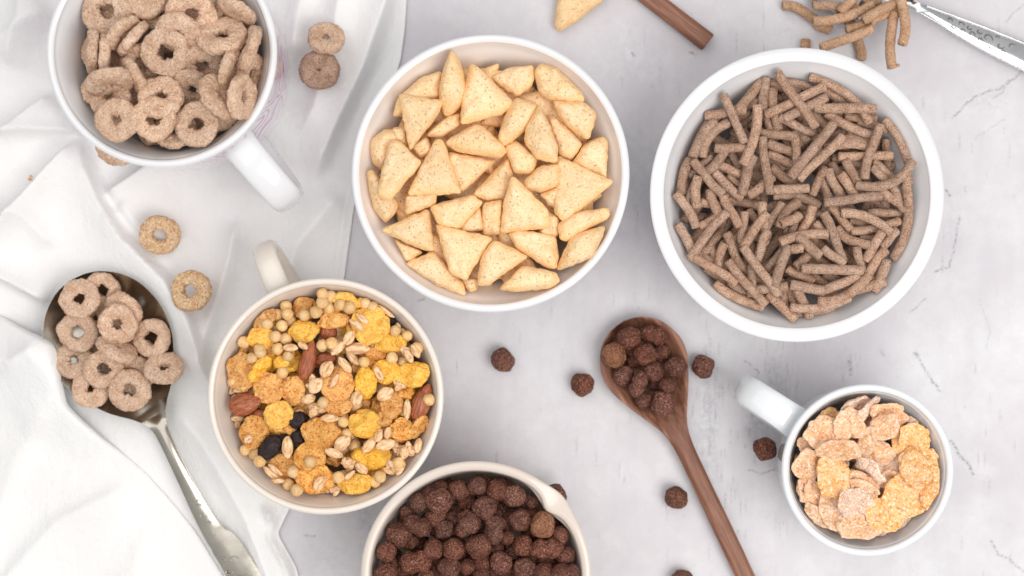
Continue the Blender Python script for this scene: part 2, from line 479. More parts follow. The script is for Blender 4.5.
def build_table():
    xs = np.concatenate([[-2400, -1500, -900, -600, -400, -300], np.arange(-250, 530, 1.3), [600, 800, 1300, 2400]])
    ys = np.concatenate([[-2000, -1200, -700, -450, -340], np.arange(-300, 300, 1.3), [340, 450, 700, 1200, 2000]])
    X, Y = np.meshgrid(xs, ys, indexing='ij')
    nu, nv = X.shape
    V = np.stack([X, Y, np.zeros_like(X)], -1).reshape(-1, 3)
    i, j = np.meshgrid(np.arange(nu - 1), np.arange(nv - 1), indexing='ij'); a = (i * nv + j).ravel()
    F = np.stack([a, a + nv, a + nv + 1, a + 1], 1)
    me = bpy.data.meshes.new('table_surface')
    me.vertices.add(len(V)); me.vertices.foreach_set('co', (V * S).ravel())
    me.loops.add(F.size); me.loops.foreach_set('vertex_index', F.ravel())
    me.polygons.add(len(F)); me.polygons.foreach_set('loop_start', np.arange(0, F.size, 4)); me.polygons.foreach_set('loop_total', np.full(len(F), 4))
    me.materials.append(M['table']); me.update(); me.validate()
    U, Vv = X + 512, 288 - Y
    R = np.zeros_like(X); Gc = np.zeros_like(X)
    def crack(P, w=.8, s=1.0):
        P = [np.array(P[0], float)] + [np.array(p, float) for p in P[1:]]
        Q = [P[0]]
        for a, b in zip(P[:-1], P[1:]):
            n = max(1, int(np.linalg.norm(b - a) / 4))
            for t in range(1, n + 1):
                q = a + (b - a) * t / n; Q.append(q + rng.normal(0, .8, 2) * (t < n))
        u0, u1 = min(q[0] for q in Q) - 6, max(q[0] for q in Q) + 6; v0, v1 = min(q[1] for q in Q) - 6, max(q[1] for q in Q) + 6
        m = (U > u0) & (U < u1) & (Vv > v0) & (Vv < v1)
        d, _, t = poly_dist(U[m], Vv[m], Q)
        R[m] = np.maximum(R[m], s * np.clip(1.25 - d / w, 0, 1))
    for P, w, s in [
        ([(1030, 66), (1018, 75), (1000, 89), (979, 95), (964, 106), (953, 117)], 1.3, .75), ([(1008, 80), (1003, 92), (992, 97)], 1.2, .6),
        ([(1024, 4), (1012, 14), (1006, 22)], 1.0, .5), ([(935, 272), (950, 267), (956, 238), (959, 216)], 1.1, .8),
        ([(946, 190), (950, 196)], 1.4, .9), ([(916, 354), (921, 362), (927, 373), (940, 391)], 1.2, .8),
        ([(926, 298), (918, 306), (910, 312)], .9, .6), ([(950, 441), (957, 450), (966, 461), (973, 474)], 1.5, 1),
        ([(991, 541), (998, 555), (1010, 560), (1024, 572)], 1.2, .8), ([(932, 382), (939, 390)], 1.5, .8),
        ([(748, 470), (760, 474), (776, 469)], 1.0, .75), ([(744, 361), (752, 366), (759, 372), (757, 378)], 1.1, .7),
        ([(849, 361), (851, 374)], 2.2, .8), ([(915, 353), (918, 356)], 2, .8), ([(304, 535), (316, 535.5)], 1.0, .7),
        ([(632, 53), (634, 56)], 1.6, .9), ([(690, 52), (696, 55)], 1.6, .8), ([(418, 301), (424, 299)], 1.5, .6),
        ([(975, 140), (990, 128), (1005, 120)], .8, .35), ([(980, 300), (990, 330), (986, 350)], .8, .3), ([(880, 350), (884, 356)], 1.5, .5)]:
        crack(P, w, s)
    for cx, cy, sx, sy, n in [(708, 420, 10, 55, 34), (690, 440, 6, 30, 14), (672, 505, 5, 8, 9), (712, 400, 8, 60, 40), (775, 380, 10, 30, 30), (777, 385, 8, 35, 26), (758, 420, 8, 18, 16), (730, 480, 10, 40, 16),
                              (628, 480, 60, 60, 14), (480, 330, 60, 40, 8), (365, 520, 5, 20, 16), (790, 360, 8, 20, 10), (850, 366, 6, 8, 6), (980, 200, 40, 120, 24),
                              (990, 480, 30, 70, 16), (640, 240, 6, 60, 12), (642, 60, 30, 25, 10), (760, 540, 20, 20, 8), (600, 290, 30, 10, 5), (760, 20, 20, 20, 6)]:
        for _ in range(n):
            x, y = cx + rng.normal(0, sx), cy + rng.normal(0, sy); l = rng.uniform(2, 14); w = rng.uniform(.6, 1.3)
            m = (abs(U - x) < 3) & (abs(Vv - y) < l)
            R[m] = np.maximum(R[m], rng.uniform(.15, .5) * np.clip(1.3 - abs(U[m] - x) / w, 0, 1) * np.clip(1.5 - abs(Vv[m] - y) / l * 1.5, 0, 1))
    for cx, cy, sx, sy, s in [(708, 430, 10, 60, .8), (776, 390, 10, 40, .9), (757, 425, 12, 25, .9), (670, 505, 9, 12, .5), (640, 180, 25, 90, .25), (365, 515, 9, 28, .7),
                              (985, 100, 22, 12, .4), (955, 230, 8, 30, .3), (330, 560, 40, 30, .25), (640, 60, 40, 30, .3), (845, 365, 8, 18, .4), (790, 20, 8, 30, .25), (660, 250, 8, 60, .3)]:
        Gc = np.maximum(Gc, s * np.exp(-((U - cx) / sx) ** 2 - ((Vv - cy) / sy) ** 2))
    at = me.color_attributes.new('marks', 'FLOAT_COLOR', 'POINT')
    C = np.stack([R, Gc, np.zeros_like(R), np.ones_like(R)], -1).reshape(-1)
    at.data.foreach_set('color', C.astype(np.float32))
    o = obj('table_surface', me); o['kind'] = 'structure'
build_table()

# ------------------------------------------------------------------ napkin
def sstep(t): t = np.clip(t, 0, 1); return t * t * (3 - 2 * t)
def fold(U, V_, P, h, wl, wr, fade=.15):
    """ridge along P (pixels); wl / wr: widths of the slopes at the left / right of its direction"""
    d, s, t = poly_dist(U, V_, P)
    w = np.where(s > 0, wr, wl)
    end = sstep(t / fade) * sstep((1 - t) / fade) if fade else 1
    return h * np.exp(-(d / np.where(w < 8, np.maximum(w * .8, 4.2), w)) ** 1.3) * end
FOLDS = [([(78, 133), (90, 165), (103, 199), (126, 237), (168, 279), (191, 313), (207, 352), (215, 400)], 11, 4, 38),
         ([(103, 199), (149, 168), (210, 140)], 9, 5, 26), ([(88, 132), (45, 180), (5, 228), (-60, 290)], 10, 22, 6),
         ([(-40, 150), (12, 133), (36, 110), (62, 92)], 9, 5, 24), ([(2, 134), (40, 131), (90, 132)], 7, 14, 4),
         ([(-60, 250), (0, 273), (57, 303)], 8, 16, 5), ([(-60, 60), (10, 40), (60, 10)], 7, 24, 16),
         ([(398, -60), (388, 10), (366, 70), (340, 125), (312, 190)], 12, 7, 24), ([(350, -60), (338, 30), (318, 110), (300, 140)], 7, 16, 16),
         ([(318, -60), (300, 20), (296, 60)], 6, 12, 20), ([(345, 190), (300, 245), (285, 300)], 6, 14, 20),
         ([(170, 395), (205, 440), (250, 520), (290, 620)], 6, 24, 12), ([(10, 70), (30, 20), (20, -40)], 6, 10, 20),
         ([(240, 215), (232, 260), (210, 330), (206, 380)], 6, 12, 10), ([(60, 250), (30, 215), (-40, 200)], 5, 16, 12),
         ([(262, 500), (285, 540), (300, 600)], 5, 8, 5), ([(120, 200), (140, 225), (190, 250)], 4, 14, 14)]
def napkin_z(U, V_):
    z = np.full(U.shape, 4.0)
    for P, h, wl, wr in FOLDS: z = z + 2.3 * fold(U, V_, P, h, wl * .85, wr)
    z += 4.0 * np.sin(U / 47 + V_ / 90 + 1.5 * np.sin(V_ / 70)) + 1.4 * np.sin(V_ / 38 - U / 61 + 2)
    return np.maximum(z, 1.5)
EDGE = [(-300, 420), (-160, 412), (0, 407), (30, 405), (60, 401), (110, 385), (160, 366), (209, 354), (275, 345), (400, 322), (470, 305), (508, 290), (533, 278), (567, 297), (600, 304), (760, 330)]
FEDGE = [(296, -120), (306, -50), (313, 0), (320, 14), (331, 38), (336, 53), (340, 61), (348, 66), (367, 70), (402, 75), (418, 89), (435, 106), (470, 146), (505, 176), (530, 196), (576, 226), (640, 262), (760, 320)]
def sheet(name, edge, vs, ncol, zf, parent, thick):
    e = np.array(edge, float); V = []
    vv = np.array(vs, float); xe = np.interp(vv, e[:, 0], e[:, 1])
    xe = np.convolve(np.pad(xe, 2, 'edge'), np.ones(5) / 5, 'valid')
    t = 1 - (1 - np.linspace(0, 1, ncol)) ** 1.15
    U = -290 + (xe[:, None] + 290) * t[None, :]; Vg = np.repeat(vv[:, None], ncol, 1)
    Z = zf(U, Vg, xe[:, None] - U)
    P = np.stack([U - 512, 288 - Vg, Z], -1).reshape(-1, 3)
    me = mesh(name, P, grid_faces(len(vv), ncol, flip=False), M['cloth'])
    o = obj(name, me, parent)
    so = o.modifiers.new('thickness', 'SOLIDIFY'); so.thickness = thick * S; so.offset = -1
    return P
nap = empty('napkin', (0, 0, 0), 'rumpled white cotton napkin lying under the mugs and the silver spoon at the left', 'napkin')
def zsheet(U, V_, e):
    z = napkin_z(U, V_); k = sstep(e / 14); return z * k + 2.0 * (1 - k) + 1.4 * (1 - sstep((e - 8) / 2))
P1 = sheet('cloth_sheet', EDGE, np.arange(-240, 740, 2.1), 330, zsheet, nap, 1.2)
splat(P1)
def zflap(U, V_, e):
    base = napkin_z(U, V_) * .7 + 5
    d = np.hypot((U - 108) / 1.15, (V_ - 350) / 1.0)
    up = 42 * sstep(1.35 - d / 88)
    ex = 1.9 * fold(U, V_, [(58, 340), (20, 360), (-60, 350)], 7, 16, 10) + 2.0 * fold(U, V_, [(66, 390), (30, 440), (0, 520), (-30, 640)], 5, 8, 30) \
        + 2.2 * fold(U, V_, [(140, 480), (60, 520), (-20, 610)], 4, 24, 9) + 2 * fold(U, V_, [(150, 520), (130, 600), (120, 700)], 4, 20, 20)
    k = 1 - .35 * np.exp(-e / 3)
    z = np.maximum(base + up * .85, 4) + ex
    lift = sstep((V_ - 300) / 26)       # the top edge lies back on the sheet
    return (napkin_z(U, V_) + 2) * (1 - lift) + (z * k) * lift
P2 = sheet('folded_corner', FEDGE, np.arange(298, 740, 2.0), 190, zflap, nap, 2.2)

# ------------------------------------------------------------------ crockery
def lathe(profile, mats, seg=144, n=6, split=None, warp=None):
    """profile: (r, z) from outer foot over the rim to the inner centre; split: index fraction where the inner material starts"""
    P = catmull(profile, n); V = []; K = len(P)
    for i in range(seg):
        a = 2 * PI * i / seg
        for (r, z) in P:
            r = max(r, 0.01)
            if r > 20: r += .45 * nz((math.cos(a), math.sin(a), z / 90), .8, len(P)) ; z += .35 * nz((math.cos(a), math.sin(a), 3), .7, 4) * (z > 20)
            if warp: r, z = warp(a, r, z)
            V.append((r * math.cos(a), r * math.sin(a), z))
    F = grid_faces(seg, K, True, False)
    mi = []
    if isinstance(mats, list):
        top = int(np.argmax(P[:, 1]))
        for i in range(seg):
            for j in range(K - 1):
                mi.append(split(j, top, P[j]))
    return mesh('vessel', V, F, mats, midx=mi if mi else None)

def rin_fn(prof, H_):
    P = catmull(prof, 6); top = int(np.argmax(P[:, 1])); inn = P[top:]
    zz = inn[::-1, 1]; rr = inn[::-1, 0]
    o = np.argsort(zz)
    return lambda z: float(np.interp(z, zz[o], rr[o])) - 1.0

def bowl_rec(u, v, Hh, prof, floor):
    x, y = W(u, v, Hh); b = dict(x=x, y=y, H=Hh, rin=rin_fn(prof, Hh))
    # the hollow is the resting surface
    I, J = np.meshgrid(np.arange(540), np.arange(400), indexing='ij')
    rr = np.hypot(HX + (I + .5) * HR - x, HY + (J + .5) * HR - y)
    P = catmull(prof, 6); top = int(np.argmax(P[:, 1])); inn = P[top:]; o = np.argsort(inn[:, 0])
    zz = np.maximum(np.interp(rr, inn[o, 0], inn[o, 1]), floor)
    m = rr < inn[0, 0]
    H[m] = zz[m]
    return b

def wall_prof(Ro, Hh, foot, t, curve=.6, lip=0, floor=None, inner=None):
    """generic open vessel: outer foot, belly, rounded rim, inner wall, inner floor"""
    floor = floor if floor is not None else 12
    o = [(foot - 3, 0), (foot, 0.5), (foot + 1, 4)]
    for s in (.15, .3, .45, .6, .75, .88):
        o.append((foot + (Ro - foot) * s ** curve, 4 + (Hh - 8) * s))
    o += [(Ro, Hh - 4), (Ro - .2, Hh - 1.5), (Ro - t * .28, Hh - .1), (Ro - t * .6, Hh), (Ro - t * .92, Hh - 1.4), (Ro - t - .4, Hh - 4)]
    if inner: o += [(r_, z_) for r_, z_ in inner]
    for s in (() if inner else (.88, .75, .6, .45, .3, .15)):
        r = foot + (Ro - foot) * s ** curve - t
        z = 4 + (Hh - 8) * s
        if z > floor + 6: o.append((r, z))
    rl = o[-1][0]
    o += [(rl - 7, floor + 1.5), (rl - 14, floor), (rl * .5, floor), (0, floor)]
    return o

HF = {}
def handle(path, w, t, mats, ang, name='handle', cx=0):
    P = catmull(path, 8); T = np.gradient(P, axis=0); T /= np.linalg.norm(T, axis=1)[:, None]
    V = []; k = 20
    for q, (p, tt) in enumerate(zip(P, T)):
        n = np.array([-tt[1], tt[0]])
        ww = w * (1 + .12 * (abs(2 * q / len(P) - 1)) ** 3)
        for j in range(k):
            a = 2 * PI * j / k; c, s = math.cos(a), math.sin(a)
            c = math.copysign(abs(c) ** .8, c); s = math.copysign(abs(s) ** .9, s)
            rz = p + n * s * t / 2
            V.append((rz[0], c * ww / 2, rz[1]))
    F = grid_faces(len(P), k, False, True)
    V = np.array(V); ca, sa = math.cos(ang), math.sin(ang)
    V = np.stack([V[:, 0] * ca - V[:, 1] * sa, V[:, 0] * sa + V[:, 1] * ca, V[:, 2]], 1)
    return mesh(name, V, F, mats)

# white bowl of corn chips
prof = wall_prof(128, 112, 78, 7.5, .36, floor=16, inner=[(117.5, 102), (113.5, 96), (108.5, 88), (102, 77), (93, 62), (80, 44), (66, 28)])
CH = bowl_rec(490.5, 173, 112, prof, 76)
o = obj('serving_bowl', lathe(prof, [M['white'], M['pinkish']], split=lambda j, top, p: 1 if j > top + 5 else 0), None, (CH['x'], CH['y'], 0))
tag(o, 'white porcelain bowl with thin rim and blush inside, filled with triangular corn chips', 'bowl')
# white bowl of bran sticks, thick rim
prof = wall_prof(135.3, 112, 90, 13, .36, floor=16, inner=[(119, 103), (115, 97), (110.5, 89), (104, 77), (96, 62), (84, 44), (70, 28)])
ST = bowl_rec(797.5, 194.5, 112, prof, 70)
o = obj('serving_bowl', lathe(prof, M['white']), None, (ST['x'], ST['y'], 0))
tag(o, 'large thick-rimmed white bowl heaped with brown bran sticks', 'bowl')
# mug with pink print
def mug(u, v, Hh, prof, mats, split, label, hpath, hw, ht, hmat, hang, floor, name='mug', warp=None):
    b = bowl_rec(u, v, Hh, prof, floor)
    e = empty(name, (b['x'], b['y'], 0), label, 'mug' if name == 'mug' else 'jug')
    obj('cup_body', lathe(prof, mats, split=split, warp=warp), e)
    if hpath:
        ow = catmull(prof, 6); ow = ow[:int(np.argmax(ow[:, 1])) + 1]; ro = lambda z: float(np.interp(z, ow[:, 1], ow[:, 0])) - 3.5
        hpath = [(ro(hpath[0][1]), hpath[0][1])] + hpath[1:-1] + [(ro(hpath[-1][1]), hpath[-1][1])]
        obj('handle', handle(hpath, hw, ht, hmat, math.radians(hang)), e)
    return b
prof = wall_prof(103, 150, 84, 7, .3, floor=20, inner=[(93, 142), (89.5, 135), (86, 126), (82.5, 112), (78, 92), (70, 60), (60, 36)])
RG = mug(161.5, 52, 150, prof, [M['white'], M['print']], lambda j, top, p: 1 if (p[1] < 138 and p[1] > 20 and j < top) else 0,
         'white mug with pink patterned outside and angular handle, full of ring cereal',
         [(88, 126), (112, 128), (138, 122), (162, 104), (165, 80), (154, 56), (126, 38), (88, 30)], 31, 13, M['white'], -51, 104)
prof = wall_prof(107, 132, 86, 6, .28, floor=18, inner=[(99.5, 126), (97, 120), (93.5, 111), (88.5, 97), (82, 76), (72, 48), (62, 30)])
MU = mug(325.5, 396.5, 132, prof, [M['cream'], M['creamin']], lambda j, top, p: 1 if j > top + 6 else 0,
         'cream stoneware mug of mixed muesli with almonds and raisins, handle at upper left',
         [(96, 108), (112, 112), (136, 106), (150, 88), (146, 66), (126, 48), (88, 38)], 22, 11, M['cream'], 115, 92)
prof = wall_prof(79.5, 108, 50, 6.5, .35, floor=16, inner=[(71.5, 102), (69.8, 96), (67, 87), (62, 72), (56, 50), (46, 32)])
FL = mug(868, 470.5, 108, prof, M['whitecup'], None,
         'small white cup of frosted corn flakes with a broad flat handle',
         [(70, 86), (88, 90), (108, 88), (126, 76), (131, 58), (122, 42), (100, 34), (66, 28)], 29, 10, M['whitecup'], 146, 72)
def spout(a, r, z):
    d = (math.degrees(a) - 43 + 180) % 360 - 180
    k = math.exp(-(d / 12) ** 2); hi = max(0, (z - 70) / 62)
    if z > 126 and r < 103: r -= 9 * k * (.4 + .6 * math.exp(-(d / 7) ** 2))
    elif r < 98: r -= 9 * k * hi
    if r > 99: r += 2.5 * math.exp(-(d / 8) ** 2) * hi
    return r, z - 4 * k * hi ** 2
prof = wall_prof(104.5, 132, 66, 8.5, .40, floor=18, inner=[(95, 126), (94, 118), (91.5, 106), (87, 88), (77, 62), (62, 36)])
CB = mug(476, 577, 132, prof, M['beige'], None,
         'beige stoneware jug with a pinched pouring lip, full of chocolate cereal balls', None, 0, 0, None, 0, 92, 'milk_jug', spout)

# ------------------------------------------------------------------ spoons
def sweep(st, mats, smooth_n=8, K=25, lip=.88, pw=2.4, cap0=False, cap1=False, rel=None):
    """st: (x, y, halfwidth, z of the edge, hollow depth, edge thickness, belly depth) per station"""
    P = catmull(st, smooth_n); T = np.gradient(P[:, :2], axis=0); T /= np.linalg.norm(T, axis=1)[:, None] + 1e-9
    V = []; ts = np.sin(np.linspace(-PI / 2, PI / 2, K))
    for p, t in zip(P, T):
        n = np.array([-t[1], t[0]]); x, y, w, z, dep, ed, bd = p; w = max(w, .05)
        for q in ts:
            V.append((x + n[0] * w * q, y + n[1] * w * q, z - dep * (1 - min(1, abs(q) / lip) ** pw)))
        for q in ts[::-1]:
            qq = q * .985
            V.append((x + n[0] * w * qq, y + n[1] * w * qq, z - ed - bd * (1 - abs(q) ** 2.2)))
    F = grid_faces(len(P), 2 * K, False, True, True)
    if cap0: F.append(tuple(range(2 * K)))
    if cap1: F.append(tuple(((len(P) - 1) * 2 * K + i) for i in range(2 * K))[::-1])
    return mesh('spoon', V, F, mats)

def wood_spoon(u0, v0, ang, label, z0):
    """local x runs from the tip of the bowl to the end of the handle"""
    x, y = W(u0, v0, 15)
    e = empty('wooden_spoon', (x, y, z0), label, 'spoon', None, ang)
    W_ = [(0, .5), (1.5, 11), (6, 22), (17, 34), (36, 42.5), (54, 42.5), (76, 34), (98, 22.5), (112, 15)]
    st = [(s, 0, w, 19 + .00 * s, 17 * min(1, w / 34) * (1 if s < 80 else .55), 4.5, 15 * min(1, w / 34)) for s, w in W_]
    st[-1] = (112, 0, 15, 18, 3, 5, 9); st[-2] = (98, 0, 22.5, 18.5, 9, 5, 11)
    obj('spoon_bowl', sweep(st, M['wood'], 7, cap1=False), e)
    h = [(112, 0, 15, 18, 3, 5, 9), (124, 0, 11.2, 17, -2, 6, 4), (140, 0, 9.2, 16, -3, 6, 3), (170, 0, 8.9, 15, -3.4, 6, 3), (230, 0, 9.2, 13, -3.5, 6, 3),
         (290, 0, 9.0, 12, -3.5, 6, 3), (335, 0, 9.3, 12, -3.5, 6, 3), (340, 0, 9.3, 12, -3.5, 6, 3), (342, 0, 8.4, 12, -3, 5.5, 3)]
    obj('handle', sweep(h, M['wood'], 8, lip=1, pw=3.2, cap1=True), e)
    return e
ws_ang = math.atan2(-255, 121.5)
e = wood_spoon(624, 321, ws_ang, 'dark walnut spoon cradling chocolate cereal balls, handle running down to the bottom edge', 0)
ang2 = math.atan2(-(39.5 - 0), (706 - 655))
hx, hy = 706 - 342 * math.cos(ang2), 39.5 + 342 * math.sin(ang2)
wood_spoon(hx, hy, ang2, 'dark wooden spoon whose bare handle end enters the photo at the top edge', 0)

def scrolls(hw, segs, seed, mats, zf, name='engraving', r=.55):
    """raised scrollwork: little spirals and leaves as thin tubes lying on the handle; segs: (s, y, size, turn)"""
    V = []; F = []
    for (s, y, size, turn) in segs:
        pts = []
        for i in range(22):
            t = i / 21; a = turn * t * 4.6; rr = size * (1 - .82 * t)
            pts.append((s + rr * math.cos(a), y + rr * math.sin(a) * .8))
        pts = np.array(pts); T = np.gradient(pts, axis=0); T /= np.linalg.norm(T, axis=1)[:, None] + 1e-9
        b = len(V); k = 6
        for i, (p, t) in enumerate(zip(pts, T)):
            f = r * (.5 + math.sin(PI * min(1, i / 21 + .1)))
            for j in range(k):
                a = 2 * PI * j / k
                V.append((p[0] - t[1] * f * math.cos(a), p[1] + t[0] * f * math.cos(a), zf(p[0], p[1]) + f * math.sin(a)))
        F += [tuple(b + i for i in f) for f in grid_faces(22, k, False, True)]
    return mesh(name, V, F, mats)

# left silver spoon, mostly on the napkin
x0, y0 = W(114, 344, 25)
sp = empty('silver_spoon', (x0, y0, 0), 'tarnished silver spoon holding cereal rings, half tucked under the napkin fold', 'spoon')
def L(u, v, z=20): a, b = W(u, v, z); return a - x0, b - y0
ax = (.5, .866)
st = []
for s, w in [(-75, .6), (-73, 15), (-67, 29), (-55, 44), (-36, 56), (-10, 61.5), (18, 58), (40, 48), (56, 38), (66, 29), (75, 20), (83, 13.5)]:
    q = L(114 + ax[0] * s, 344 + ax[1] * s)
    k = min(1, w / 50)
    st.append((q[0], q[1], w, 31 - .05 * max(0, s), 20 * k ** 1.2, 1.3, 20 * k ** 1.2))
obj('spoon_bowl', sweep(st, M['silver'], 7, lip=1.0, pw=2.1), sp)
hs = [st[-1]]
for (u, v, w, z) in [(160, 428, 8.2, 26), (166, 441, 6.8, 27), (174, 458, 6.6, 26), (187, 484, 7.4, 22), (199, 508, 8.6, 19), (210, 527, 10.0, 17), (217, 537, 11.5, 16.5), (224, 544, 14.2, 16), (236, 562, 15.2, 16), (252, 590, 17, 15), (268, 622, 19, 15), (282, 652, 17, 15), (290, 668, 9, 15), (293, 674, 1, 15)]:
    q = L(u, v, z); hs.append((q[0], q[1], w, z, -2.2, 1.6, 1.0))
hd = obj('handle', sweep(hs, M['silver'], 7, lip=.96, pw=1.9), sp)
for q in (): pass
segs = []
def Lz(s, y): return 20.5
eng = []
for (u, v, sz, tn) in [(199, 506, 3.4, 1), (203, 515, 4.6, -1), (208, 524, 3.6, 1), (197, 499, 2.4, -1), (233, 560, 5.8, 1), (228, 572, 5, -1), (241, 578, 6, 1), (222, 560, 3, 1), (214, 533, 2.6, -1), (176, 462, 2.6, 1)]:
    q = L(u, v, 19); eng.append((q[0], q[1], sz, tn))
def zeng(s, y):
    v = 288 - (y + y0); return float(np.interp(v, [455, 484, 508, 527, 545, 562, 600], [28.3, 24.3, 21.3, 19.4, 18.2, 18.2, 17.2]))
obj('engraving', scrolls(10, eng, 1, M['silver'], zeng, r=.5), hd)
# narrow rails along both edges of the handle

def splat_child(o, eloc, rz):
    V = verts(o.data); c, s = math.cos(rz), math.sin(rz)
    Vw = np.stack([V[:, 0] * c - V[:, 1] * s + eloc[0], V[:, 0] * s + V[:, 1] * c + eloc[1], V[:, 2]], 1)
    # fill between vertices: write to each cell the upper surface of the hollow
    n = len(Vw); i, j = cells(Vw[:, 0], Vw[:, 1])
    key = i * 400 + j
    for k_ in np.unique(key): H[k_ // 400, k_ % 400] = 0
    # the hollow (lowest of the top surface) is where pieces rest
    K2 = 50; rows = n // K2
    top = Vw.reshape(rows, K2, 3)[:, :25].reshape(-1, 3)
    i, j = cells(top[:, 0], top[:, 1]); np.maximum.at(H, (i, j), top[:, 2])
for o in list(COL.objects):
    if o.name.startswith('spoon_bowl'):
        p = o.parent; splat_child(o, (p.location.x / S, p.location.y / S), p.rotation_euler.z)

# polished spoon at the upper right
ang3 = math.atan2(-(33 - 3), (975 - 908))
x3, y3 = W(908, 3, 20)
sp3 = empty('silver_spoon', (x3, y3, 0), 'shiny engraved silver spoon at the upper right corner under spilled bran sticks', 'spoon', None, ang3)
st = []
for s, w in [(-112, .6), (-110, 10), (-102, 22), (-86, 33), (-64, 38), (-42, 36), (-24, 28), (-10, 16), (-2, 8.5), (4, 5.2)]:
    k = min(1, w / 32); st.append((s, 0, w, 20, 14 * k, 1.2, 14 * k))
obj('spoon_bowl', sweep(st, M['steel'], 7, lip=1, pw=2.1), sp3)
hs = [st[-1]] + [(s, 0, w, z, -1.6, 1.4, .8) for s, w, z in [(18, 5.4, 21), (36, 7, 20), (56, 9.2, 18), (80, 11.2, 16), (105, 12.6, 15), (130, 13.4, 15), (160, 14, 14), (185, 12, 14), (196, 6, 14), (200, .8, 14)]]
hd3 = obj('handle', sweep(hs, M['steel'], 7, lip=.8, pw=2.4), sp3)
r3 = random.Random(3)
eng = [(44, 1, 3.4, 1), (50, -2.5, 3, -1), (56, 2, 4, 1), (60, -3, 3, 1), (65, 3.2, 3.2, -1), (70, -2, 4, 1), (76, 4, 3.4, -1), (80, -4, 3.4, 1), (86, 1, 6, 1), (93, -5, 3, -1), (95, 6, 2.6, 1), (101, 0, 4.4, -1), (106, -5, 2.6, 1), (112, 3, 6, 1), (122, -3, 5, -1), (134, 2, 7, 1), (150, 0, 7, -1), (166, 0, 7, 1)]
obj('engraving', scrolls(10, eng, 1, M['dark'], lambda s, y: float(np.interp(s, [36, 56, 80, 105, 170], [21.4, 19.4, 17.4, 16.3, 15.3])) - .02 * y * y, r=.6), hd3)
obj('edge_moulding', (lambda: mesh('edge_moulding', *(lambda VF: VF)((lambda: (
    [(s, sg * (np.interp(s, [18, 36, 56, 80, 105, 130, 160, 185], [4.6, 6.0, 8.1, 10.1, 11.5, 12.3, 12.9, 11]) + .8 * math.cos(a)), np.interp(s, [18, 36, 56, 80, 105, 130, 160], [21.4, 20.5, 18.5, 16.5, 15.5, 15.5, 14.5]) + .8 * math.sin(a))
     for sg in (-1, 1) for s in np.linspace(18, 185, 60) for a in np.linspace(0, 2 * PI, 8, endpoint=False)],
    [f for b in (0, 480) for f in [tuple(b + i for i in q) for q in grid_faces(60, 8, False, True)]]))()), M['steel']))(), hd3)
for o in COL.objects:
    if o.parent is sp3 and o.name.startswith('spoon_bowl'): splat_child(o, (x3, y3), ang3)

# ------------------------------------------------------------------ ring cereal
RM = [ring_mesh(i, hole=h) for i, h in enumerate([6.2, 5.0, 6.6, 4.4, 7.0, 5.6, 3.4, 7.4, 5.8])]
RT = [ring_mesh(20 + i, m='ringtan', hole=7.2) for i in range(2)]
def rot_of(ang, ratio, sgn=1, spin=0):
    """major axis at angle ang (deg, counter-clockwise), apparent flattening ratio"""
    a = math.radians(ang); tilt = math.acos(max(.08, min(1, ratio))) * sgn
    return Matrix.Rotation(a, 3, 'Z') @ Matrix.Rotation(tilt, 3, 'X') @ Matrix.Rotation(spin, 3, 'Z')
k = 0
def place_ring(u, v, R, ang, ratio, cap, bowl, cen, rad, place, group, adj, pct=85, meshes=RM, zmin=None, sgn=None, name='cereal_ring', noun='tan cereal ring'):
    global k; k += 1
    me = meshes[k % len(meshes)]
    th = .33 # thickness share shows in steep rings
    if ratio < .98: ratio = max(.1, (ratio - th * .55) / (1 - th * .35)) if ratio < .7 else ratio
    rr = ratio if ratio < .97 else math.cos(math.radians(random.uniform(2, 13)))
    sc_ = R * (D - cap) / D / 22.6
    o = settle(name, me, (u, v), rot_of(ang if ratio < .97 else random.uniform(0, 360), rr, sgn or random.choice((-1, 1)), random.uniform(0, 6)), sc_, cap, pct, bowl, zmin)
    register(o, (adj + ' ' if adj else '') + noun, cen, rad, place, u, v, 'cereal', group)
    return o
cen, rad, pl, gr = (168, 60), 98, 'the pink mug', 'cereal rings in the pink printed mug'
rr_ = random.Random(5)
for i in range(30):
    a = rr_.uniform(0, 2 * PI); r = 90 * math.sqrt(rr_.random())
    place_ring(168 + r * math.cos(a), 57 + r * math.sin(a), 22.5, rr_.uniform(0, 180), rr_.choice([1, .8, .6, 1]), 106 + i * .5, RG, cen, rad, pl, gr, '', 70, noun='half-buried tan ring')
RL = [(97, 92, 22, 0, .9), (176, 135, 22, 0, .9), (228, 120, 22, 30, .9), (141, 64, 22, 0, .8), (163, 12, 23, 0, .9), (202, 66, 24, 20, .72), (193, 89, 23, -10, .7), (256, 75, 22, 70, .42),
      (147, -3, 23, 0, 1), (103, 8, 26, 0, 1), (105, 57, 23, 88, .4), (93, 52, 24, 88, .4), (133, 39, 22, 50, .38), (124, 34, 21, 47, .40), (135, 77, 22, -60, .45), (110, 98, 22, 10, .85),
      (166, 52, 25, 0, .96), (179, 33, 24, -12, .72), (191, 14, 26, 15, .78), (222, 36, 26, 5, .78), (237, 11, 22, -27, .4), (231, 70, 22, 72, .32), (249, 48, 25, 70, .5), (160, 97, 24, 0, .9),
      (110, 82, 25, 14, .42), (154, 119, 22.5, 0, 1), (117, 120, 22.5, 0, 1), (197, 124, 23.5, 0, 1), (243, 98, 23, 80, .5), (218, 96, 25, -65, .55)]
for i, (u, v, R, a, q) in enumerate(RL):
    nn = 'flat tan ring' if q > .9 else ('tilted tan ring' if q > .5 else 'tan ring on edge')
    place_ring(u, v, R, a, q, 128 + i * 1.1, RG, cen, rad, pl, gr, '', 80, noun=nn)
